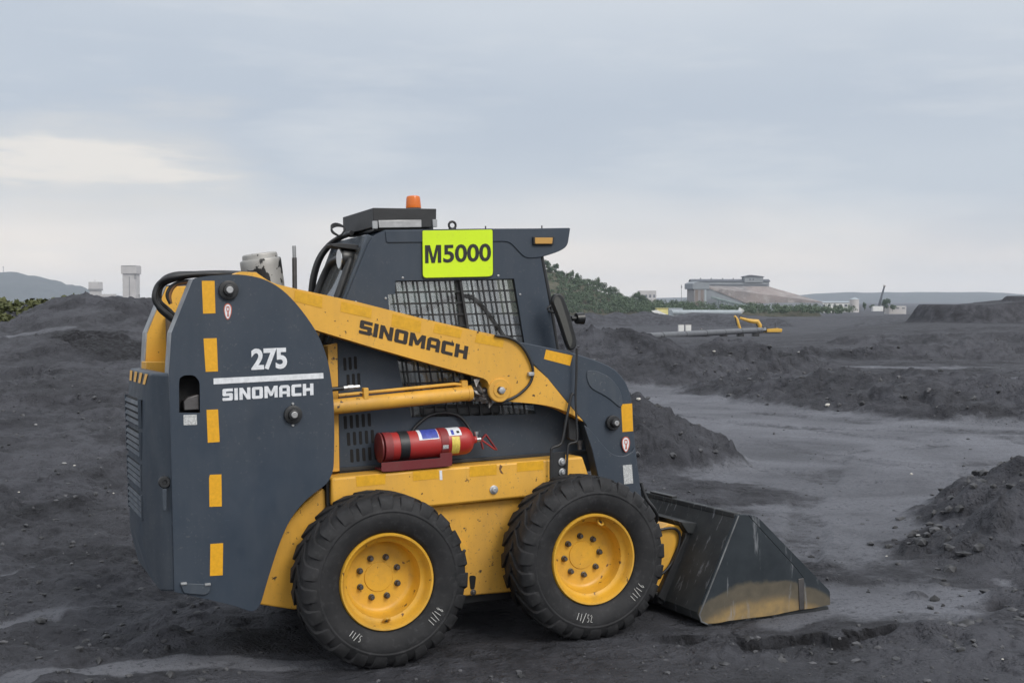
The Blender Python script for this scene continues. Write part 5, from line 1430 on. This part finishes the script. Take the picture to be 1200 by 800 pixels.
def scrub():
    """bush cover of the hill flank, one uncountable mass"""
    rr_ = random.Random(4); vs, fs = [], []
    for i in range(1500):
        px = rr_.uniform(470, 1000); top = np.interp(px, [p[0] for p in HPROF], [p[1] for p in HPROF]); py = rr_.uniform(top + 3, 366) if px < 770 else rr_.uniform(top, 366)
        if px > 800 and rr_.random() < .6: continue
        fr = (py - top) / max(8, 366 - top); p = at(px, py, HD - 62 * fr)
        w = rr_.uniform(1.6, 3.6); a, f_ = crown_mesh(w, w * rr_.uniform(.9, 1.5), 90, i, 0, .34, 4); k = len(vs)
        vs += [q + p + Vector((0, 0, -1.0)) for q in a]; fs += [tuple(j + k for j in q) for q in f_]
    me = bpy.data.meshes.new('hill_scrub'); me.from_pydata(vs, [], fs); me.materials.append(MATS['leaves'])
    o = bpy.data.objects.new('hill_scrub', me); COL.objects.link(o); tag(o, kind='stuff')
scrub()
# weeds on the bank at the left edge
def weeds():
    rr_ = random.Random(9); vs, fs = [], []
    for i in range(260):
        x = rr_.uniform(-19.5, -15.6); y = rr_.uniform(40, 47); z = gz(x, y)
        if rr_.random() < (x + 15.5) * -.12: continue
        w = rr_.uniform(.12, .3); a, f_ = crown_mesh(w, w * 1.1, 22, i, 0, .10, 3); k = len(vs)
        vs += [q + Vector((x, y, z - .03)) for q in a]; fs += [tuple(j + k for j in q) for q in f_]
    me = bpy.data.meshes.new('bank_weeds'); me.from_pydata(vs, [], fs); me.materials.append(MATS['dry_leaves'])
    o = bpy.data.objects.new('bank_weeds', me); COL.objects.link(o); tag(o, kind='stuff')
weeds()

# ------------------------------------------------------------------ far buildings and plant
plain('cladding_grey', (.22, .24, .26), .7, 0, .12, .15, 0)
plain('cladding_dark', (.10, .11, .13), .7, 0, .15, .1, 0)
plain('concrete', (.46, .44, .43), .85, 0, .10, .12, 0)
plain('brown_cladding', (.20, .165, .15), .8, 0, .15, .3, 0)
plain('concrete_dark', (.24, .235, .235), .85, 0, .10, .12, 0)
plain('white_panel', (.66, .66, .64), .6, 0, .10, .5, 0)
plain('pale_blue_steel', (.32, .36, .385), .6, 0, .12, .3, 0)
plain('machine_yellow', (.62, .36, .05), .5, 0, .15, 1.5, 0)
plain('machine_dark', (.03, .03, .032), .6, 0, .2, 2, 0)
plain('cream_shed', (.58, .52, .22), .7, 0, .12, .4, 0)
def roof_mat():
    b = NB('rusty_roof')
    n = b.noise(.035, 7, .62, b.co((1, .35, 1))); k = b.noise(.16, 6, .65)
    c = b.mix(b.rng(n, .38, .62), (.15, .145, .15), (.25, .215, .205)); c = b.mix(b.rng(k, .52, .66, 0, .8), c, (.34, .32, .31)); c = b.mix(b.rng(k, .42, .3, 0, .7), c, (.085, .08, .085))
    b.set('Base Color', c); b.set('Roughness', .8); b.done()
roof_mat()
def fb(root): return MB()
def yawm(loc, yaw): return Matrix.Translation(loc) @ Matrix.Rotation(yaw, 4, 'Z')
def mill():
    """long steel mill seen from its left corner; x along the front, y into depth"""
    D = 900; o = at(812, 366, D); k = D / FPX
    ux_ = at(962, 366, D + 14) - o; yaw = math.atan2(ux_.y, ux_.x); Lm = math.hypot(ux_.x, ux_.y)
    rt = empty('steel_mill', 'large grey steel mill with rusty sloping roof on the far plain', 'building', yawm(o, yaw))
    rt.scale = (1.02, .42, .94)
    def bx_(x0, y0, z0, x1, y1, z1): return MB().span((x0, y0, z0), (x1, y1, z1))
    S = 1.04
    wall = MB().plate([(14 * k, -2), (14 * k, 31 * k), (20 * k, 30.5 * k), (62 * k, 12.8 * k), (62 * k, -2)], 0, 44, lambda p, d: (p[0], d, p[1])).build('wall', 'cladding_grey', rt, 0, 0)
    A_, B_, C_, D_, E_ = (19 * k, -1.0, 31.2 * k), (63 * k, -1.0, 13.0 * k), (Lm * 1.0, 4, 13.0 * k), (98 * k * S, 47, 32.8 * k), (19 * k, 47, 34.0 * k)
    lo = lambda p: (p[0], p[1], p[2] - 1.0)
    MB().add([A_, B_, C_, D_, E_] + [lo(p) for p in (A_, B_, C_, D_, E_)], [(0, 1, 2), (0, 2, 3), (0, 3, 4), (7, 6, 5), (8, 7, 5), (9, 8, 5), (0, 5, 6, 1), (1, 6, 7, 2), (2, 7, 8, 3), (3, 8, 9, 4), (4, 9, 5, 0)]).build('roof', 'rusty_roof', rt, 0, 0)
    MB().add([(Lm * 1.0, 4.2, 12.8 * k), (Lm * 1.0, 30, 12.5 * k), (98 * k * S, 47.5, 32.5 * k), (98 * k * S, 70, 20 * k), (Lm * 1.05, 70, 10 * k)], [(0, 1, 2), (1, 3, 2), (1, 4, 3)]).build('rear_roof', 'cladding_dark', rt, 0, 0)
    bx_(62.2 * k, 0.5, -2, Lm * .995, 6, 12.0 * k).build('low_wall', 'cladding_grey', rt, 0, 0)
    bx_(58 * k, -0.1, 5.6 * k, Lm * .99, .45, 8.4 * k).build('wall_band', 'pale_blue_steel', rt, 0, 0)
    MB().plate([(47.5, 30 * k), (47.5, 38.5 * k), (54, 40.5 * k), (60, 38.5 * k), (60, 30 * k)], 8 * k, 99 * k * S, lambda p, d: (d, p[0], p[1])).build('upper_bay', 'cladding_grey', rt, 0, 0)
    MB().plate([(46.5, 38.7 * k), (54, 41.0 * k), (61, 38.7 * k), (61, 39.9 * k), (54, 42.2 * k), (46.5, 39.9 * k)], 7 * k, 100 * k * S, lambda p, d: (d, p[0], p[1])).build('ridge_roof', 'cladding_dark', rt, 0, 0)
    bx_(9 * k, 47.2, 33.8 * k, 97 * k * S, 47.45, 35.4 * k).build('gutter', 'cladding_dark', rt, 0, 0)
    t = bx_(1 * k, -1.0, -2, 15 * k, 40, 29.5 * k).build('end_tower', 'concrete_dark', rt, 0, 0)
    MB().plate([(-.8 * k, 29 * k), (-.8 * k, 36 * k), (5 * k, 38.6 * k), (19 * k, 36 * k), (19 * k, 29 * k)], -2.2, 46, lambda p, d: (p[0], d, p[1])).build('tower_head', 'cladding_grey', t, 0, 0)
    for q in (2.5, 9): bx_(q * k, -1.5, 8 * k, (q + 3.2) * k, -1.05, 28 * k).build('tower_opening', 'brown_cladding', t, 0, 0)
    bx_(13.5 * k, -1.4, -1, 15.6 * k, -.9, 29 * k).build('tower_column', 'pale_blue_steel', t, 0, 0)
    rm = bx_(72 * k, 45, 38 * k, 95 * k, 60, 45.5 * k).build('roof_house', 'cladding_grey', rt, 0, 0)
    MB().plate([(71 * k, 45.6 * k), (80 * k, 47.6 * k), (96 * k, 45.6 * k), (96 * k, 44.8 * k), (71 * k, 44.8 * k)], 44, 61, lambda p, d: (p[0], d, p[1])).build('house_roof', 'cladding_dark', rm, 0, 0)
    for q in (78, 82): bx_(q * k, 44.7, 40.5 * k, (q + 1.4) * k, 44.95, 43 * k).build('window', 'cladding_dark', rm, 0, 0)
    for q in (20, 33, 47, 60):
        MB().tube([(q * k, 53, 40 * k), (q * k, 53, 43.6 * k)], .35, 8).build('roof_vent', 'cladding_dark', rt, 0, 0)
    for q in (.18, .4, .62):
        a = Vector(A_).lerp(Vector(B_), q + .1); c_ = Vector(E_).lerp(Vector(D_), q); MB().tube([a + Vector((0, 0, .3)), c_ + Vector((0, 0, .3))], .4, 5).build('roof_rib', 'cladding_dark', rt, 0, 0)
    # leaning frames of the conveyor galleries along the front
    for j in range(7):
        xx = (24 + 5.5 * j) * k; m = MB()
        hh = (18 - 1.3 * j) * k
        m.tube([(xx, -9, -2), (xx + 4 * k, -7, hh)], .5, 5); m.tube([(xx + 8 * k, -9, -2), (xx + 4 * k, -7, hh)], .45, 5); m.tube([(xx + 1.5 * k, -8.6, hh * .45), (xx + 6.5 * k, -8.6, hh * .45)], .35, 5)
        m.build('gallery_trestle', 'green_plant_steel', rt, 0, 0)
    MB().tube([(20 * k, -8, 19.0 * k), (66 * k, -8, 7 * k)], 1.1, 6).build('conveyor_gallery', 'green_plant_steel', rt, 0, 0)
mill()
def simple_building(name, label, cat, px0, px1, pyt, pyb, D, depth, mat, roofmat=None, windows=0, group=None):
    a, c_ = at(px0, pyb, D), at(px1, pyb, D); H = at(px0, pyt, D).z - a.z; w = c_.x - a.x
    rt = empty(name, label, cat, loc=a, group=group)
    m = MB().span((0, 0, -3), (w, depth, H * .86 if roofmat else H)); m.build('wall', mat, rt, 0, 0)
    if roofmat:
        m = MB(); m.plate([(-.03 * depth, H * .86), (depth * .5, H), (depth * 1.03, H * .86)], -.02 * w, w * 1.02, lambda p, d: (d, p[0], p[1])); m.build('roof', roofmat, rt, 0, 0)
    for k in range(windows):
        x = w * (k + .25) / windows; MB().span((x, -.12, H * .35), (x + w * .5 / windows, -.01, H * .62)).build('window', 'cladding_dark', rt, 0, 0)
    return rt
simple_building('storage_shed', 'long low white shed on the far plain right of the mill', 'shed', 962, 1001, 353, 362.5, 1000, 22, 'white_panel', 'pale_blue_steel', 6)
simple_building('far_block', 'pale block of buildings on the skyline between hill and mill', 'building', 750, 769, 340.5, 353, 1600, 30, 'concrete', None, 4)
m_ = at(742, 352, 1620)
def tank():
    p = at(1001, 363, 990); r = 5.5 * 990 / FPX; rt = empty('storage_tank', 'pale round storage tank at the right end of the long white shed', 'tank', loc=p)
    MB().lathe([(-2, r), (8.0, r)], (0, 0, 0), 'z', 28).build('shell', 'concrete', rt, 0, 40); MB().lathe([(8.0, r * 1.03), (9.8, .1)], (0, 0, 0), 'z', 28).build('roof', 'pale_blue_steel', rt, 0, 40)
tank()
def boom():
    p = at(1029, 362, 900); q = at(1036.5, 335, 900) - p; rt = empty('crane_boom', 'slanted grey crane boom rising above the far plain', 'crane', loc=p)
    m = MB(); m.tube([(0, 0, 0), q], [1.0, .55], 4); m.build('boom', 'cladding_dark', rt, 0, 0); MB().tube([q * .98, q * 1.03], 1.0, 6).build('boom_head', 'concrete', rt, 0, 0)
    MB().span((-4, -2, -1.5), (3, 2, 2)).build('body', 'white_panel', rt, 0, 0)
boom()
simple_building('flat_shed', 'low white shed right of the slanted crane boom', 'shed', 1042, 1062, 358.5, 363.5, 905, 12, 'concrete', None, 3)
def headgear(px0, px1, pyt, pyb, D, label, cap):
    a, c_ = at(px0, pyb, D), at(px1, pyb, D); H = at(px0, pyt, D).z - a.z; w = c_.x - a.x
    rt = empty('mine_tower', label, 'tower', loc=a, group='concrete mine towers')
    sh = MB().span((w * .08, 0, -8), (w * .92, w, H * .76)).build('shaft', 'concrete', rt, .3, 0)
    if cap:
        MB().span((0, -w * .08, H * .76), (w, w * 1.08, H)).build('head', 'concrete', rt, .3, 0)
        MB().span((w * .5, -w * .012, 2), (w * .56, -.01, H * .68)).build('pipe', 'concrete_dark', sh, 0, 0)
        MB().span((w * .03, -w * .1, H), (w * .97, w * 1.1, H * 1.012)).build('parapet', 'concrete_dark', rt, 0, 0)
        MB().span((w * .86, -w * .02, H * .6), (w * .98, -.01, H * .74)).build('hatch', 'concrete_dark', sh, 0, 0)
    else:
        MB().span((0, -w * .06, H * .58), (w, w * 1.06, H)).build('head', 'concrete', rt, .3, 0)
        MB().span((-w * .02, -w * .09, H * .50), (w * 1.02, w * 1.09, H * .58)).build('ledge', 'concrete_dark', rt, 0, 0)
        MB().tube([(w * .45, w * .5, H), (w * .45, w * .5, H * 1.13)], .25, 6).build('mast', 'concrete_dark', rt, 0, 0)
headgear(142.3, 160.3, 311.6, 350, 1500, 'tall pale concrete mine tower with an overhanging head left of the loader', True)
headgear(104, 116.4, 330.2, 350, 1700, 'shorter pale mine tower between the mountain and the tall tower', False)
simple_building('low_annex', 'low pale annex right of the shorter mine tower', 'building', 117, 131, 344.5, 350, 1700, 20, 'concrete', None, 0)
def mast(px, pyt, pyb, D, r, label, name='radio_mast'):
    a = at(px, pyb, D); H = at(px, pyt, D).z - a.z; rt = empty(name, label, 'mast', loc=a)
    MB().tube([(0, 0, -10), (0, 0, H)], [r, r * .6], 5).build('pole', 'concrete_dark', rt, 0, 0); MB().tube([(0, 0, H * .8), (0, 0, H * .92)], r * 1.8, 6).build('antenna', 'concrete_dark', rt, 0, 0)
mast(4, 312, 320, 5200, 1.6, 'thin radio mast on the crest of the blue mountain')
mast(798.5, 333, 356, 1300, .35, 'thin mast rising left of the steel mill')
mast(163, 345, 351, 1500, .8, 'short post beside the foot of the tall mine tower', 'post')
# pale conveyor and tipped yellow shed on the plain
def plain_plant():
    a = at(786, 366, 560); c_ = at(867, 366, 600); rt = empty('conveyor_pipe', 'long pale blue pipe conveyor crossing in front of the mill', 'conveyor', loc=a); v = c_ - a
    MB().tube([(0, 0, 0), v], 1.15, 10).build('pipe', 'pale_blue_steel', rt, 0, 50)
    for k in range(9):
        p = v * ((k + .5) / 9); MB().span((p.x - .3, p.y - .6, p.z - 4), (p.x + .3, p.y + .6, p.z - 1.1)).build('support', 'concrete_dark', rt, 0, 0)
    MB().tube([v, v + Vector((1.0, 0, 1.6))], [1.15, 1.5], 8).build('end_cap', 'white_panel', rt, 0, 40)
    simple_building('pale_shed', 'pale blue shed at the left end of the pipe conveyor', 'shed', 784, 800, 361, 367, 600, 10, 'pale_blue_steel', None, 2)
    a = at(764, 367, 540); rt = empty('yellow_shed', 'cream and yellow shed with a white ramp at the foot of the green hill', 'shed', loc=a); k = 540 / FPX
    MB().span((6 * k, 0, -2), (19 * k, 6, 5.5 * k)).build('body', 'cream_shed', rt, .1, 0)
    MB().plate([(-1 * k, 3.0 * k), (6 * k, 3.8 * k), (21 * k, -3.2 * k), (17 * k, -4.5 * k), (1 * k, 1.2 * k)], -1.4, -.2).build('ramp', 'white_panel', rt, 0, 0)
    MB().span((5.5 * k, -.3, 5.5 * k), (19.5 * k, 6.4, 6.1 * k)).build('roof', 'cream_shed', rt, 0, 0)
plain_plant()
# two white tanks, marker post, long pipe, excavator
def cabin(px0, px1, pyt, pyb, D, label):
    a, c_ = at(px0, pyb, D), at(px1, pyb, D); H = at(px0, pyt, D).z - a.z; w = c_.x - a.x
    rt = empty('water_tank', label, 'tank', loc=a, group='white tanks behind the long pipe')
    MB().span((0, 0, -1.2), (w, w, H * .94)).build('shell', 'white_panel', rt, .06, 40); MB().span((-.03 * w, -.03 * w, H * .94), (w * 1.03, w * 1.03, H)).build('lid', 'concrete', rt, .02, 0)
cabin(795.2, 801.6, 380.3, 392, 190, 'left white tank behind the long dark pipe'); cabin(803.6, 810, 380.3, 392, 191, 'right white tank behind the long dark pipe')
mast(821.5, 384.5, 391, 190, .12, 'short white post right of the two white tanks', 'marker_post')
def long_pipe():
    a, c_ = at(757, 394.2, 150), at(892, 386.6, 205); rt = empty('long_pipe', 'long dark pipe lying across the ground before the excavator', 'pipe', loc=a); v = c_ - a
    d = math.hypot(v.x, v.y)
    MB().tube([(0, 0, 0), v * .5, v], .42, 16).build('pipe', 'pipe_dark', rt, 0, 50)
    for k in range(6):
        p = v * ((k + .6) / 6); MB().tube([p - v.normalized() * .12, p + v.normalized() * .12], .44, 14).build('pipe_joint', 'machine_dark', rt, 0, 50)
        MB().span((p.x - .5, p.y - .5, p.z - 2.2), (p.x + .5, p.y + .5, p.z - .38)).build('sleeper', 'machine_dark', rt, 0, 0)
plain('pipe_dark', (.11, .115, .125), .55, 0, .2, .8, 0)
long_pipe()
def excavator():
    D = 246; k = D / FPX; o = at(898, 389.5, D); o.z = gz(o.x, o.y) + .02
    rt = empty('excavator', 'yellow tracked excavator reaching left beyond the long pipe', 'excavator', loc=o)
    def P(px, py, y=0): return ((px - 898) * k, y, (389.5 - py) * k)
    for y in (-1.2, 1.2):
        m = MB(); m.plate(rnd([(-12 * k, -.75, .4), (15 * k, -.75, .4), (16.5 * k, -.25, .4), (15 * k, .2, .4), (-12 * k, .2, .4), (-13.5 * k, -.25, .4)]), y - .3, y + .3); m.build('track', 'machine_dark', rt, .05, 40)
    MB().span((-1.2, -1.0, -.3), (1.2, 1.0, .4)).build('undercarriage', 'machine_dark', rt, .05)
    body = MB().plate(rnd([P(893, 388.2)[::2], P(914.5, 388, 0)[::2], P(915.3, 384.3, 0)[::2] + (.2,), P(910, 383.4)[::2], P(900, 384.2)[::2], P(893, 385)[::2]]), -1.35, 1.35).build('body', 'machine_yellow', rt, .08, 40)
    MB().plate([P(898.5, 383.4)[::2], P(912.2, 382.6)[::2], P(912.2, 384.0)[::2], P(898.5, 384.6)[::2]], -1.0, 1.1).build('engine_hood', 'machine_dark', body, .05, 40)
    MB().span((P(907.5, 383)[0], -.4, 1.0), (P(908.2, 383)[0], -.25, 2.0)).build('exhaust_pipe', 'machine_dark', body)
    cb = MB().plate(rnd([P(890.5, 388)[::2], P(897.5, 388)[::2], P(897.5, 381.6)[::2] + (.15,), P(893.5, 381)[::2] + (.2,), P(890.5, 385)[::2]]), -1.35, -.25).build('cab', 'machine_dark', rt, .05, 40)
    MB().plate([P(892, 386)[::2], P(896.5, 386)[::2], P(896.3, 382.4)[::2], P(893.8, 382)[::2]], -1.37, -1.352).build('window', 'lamp_glass', cb, 0)
    bp = [P(890.5, 386), P(891, 380.5), P(888, 376), P(880, 375.2), P(867.5, 371.5)]
    bl_ = [Vector(p) + Vector((0, .35, 0)) for p in bp]
    MB().tube([bl_[0], bl_[1], bl_[2], bl_[3], bl_[4]], [.36, .42, .48, .40, .24], 8).build('boom', 'machine_yellow', rt, .0, 30)
    MB().tube([Vector(P(889, 386)) + Vector((0, .1, 0)), Vector(P(886.5, 378.5)) + Vector((0, .1, 0))], .12, 8).build('boom_cylinder', 'machine_dark', rt, 0, 40)
    MB().tube([Vector(P(880, 373.5)) + Vector((0, .35, 0)), Vector(P(866, 369.2)) + Vector((0, .35, 0))], .12, 8).build('stick_cylinder', 'machine_dark', rt, 0, 40)
    MB().tube([Vector(P(861, 369.0)) + Vector((0, .35, 0)), Vector(P(863.5, 373)) + Vector((0, .35, 0)), Vector(P(868, 385)) + Vector((0, .35, 0))], [.20, .36, .22], 8).build('stick', 'machine_yellow', rt, 0, 30)
    MB().tube([Vector(P(861.5, 370.5)) + Vector((0, .1, 0)), Vector(P(863.5, 380)) + Vector((0, .1, 0))], .13, 8).build('bucket_cylinder', 'machine_dark', rt, 0, 40)
    MB().plate(rnd([P(866, 383.5)[::2], P(869.5, 385)[::2], P(869.8, 389.2)[::2] + (.2,), P(865.5, 391)[::2] + (.2,), P(862.5, 389.4)[::2]]), -.25, .95).build('bucket', 'machine_dark', rt, .04, 40)
excavator()

# ------------------------------------------------------------------ air
def haze():
    me = bpy.data.meshes.new('haze'); m = MB().span((-7000, -1500, -25), (7000, 8800, 165)); me.from_pydata(m.v, [], m.f); 
    mt = bpy.data.materials.new('haze_air'); mt.use_nodes = True; nt = mt.node_tree; nt.nodes.clear()
    out = nt.nodes.new('ShaderNodeOutputMaterial'); v = nt.nodes.new('ShaderNodeVolumePrincipled')
    v.inputs['Color'].default_value = (0.82, 0.885, 0.985, 1); v.inputs['Density'].default_value = HAZE; v.inputs['Anisotropy'].default_value = 0.2
    nt.links.new(v.outputs[0], out.inputs['Volume']); me.materials.append(mt)
    o = bpy.data.objects.new('haze', me); COL.objects.link(o); tag(o, kind='stuff'); o.display_type = 'WIRE'
HAZE = 0.00010
haze()
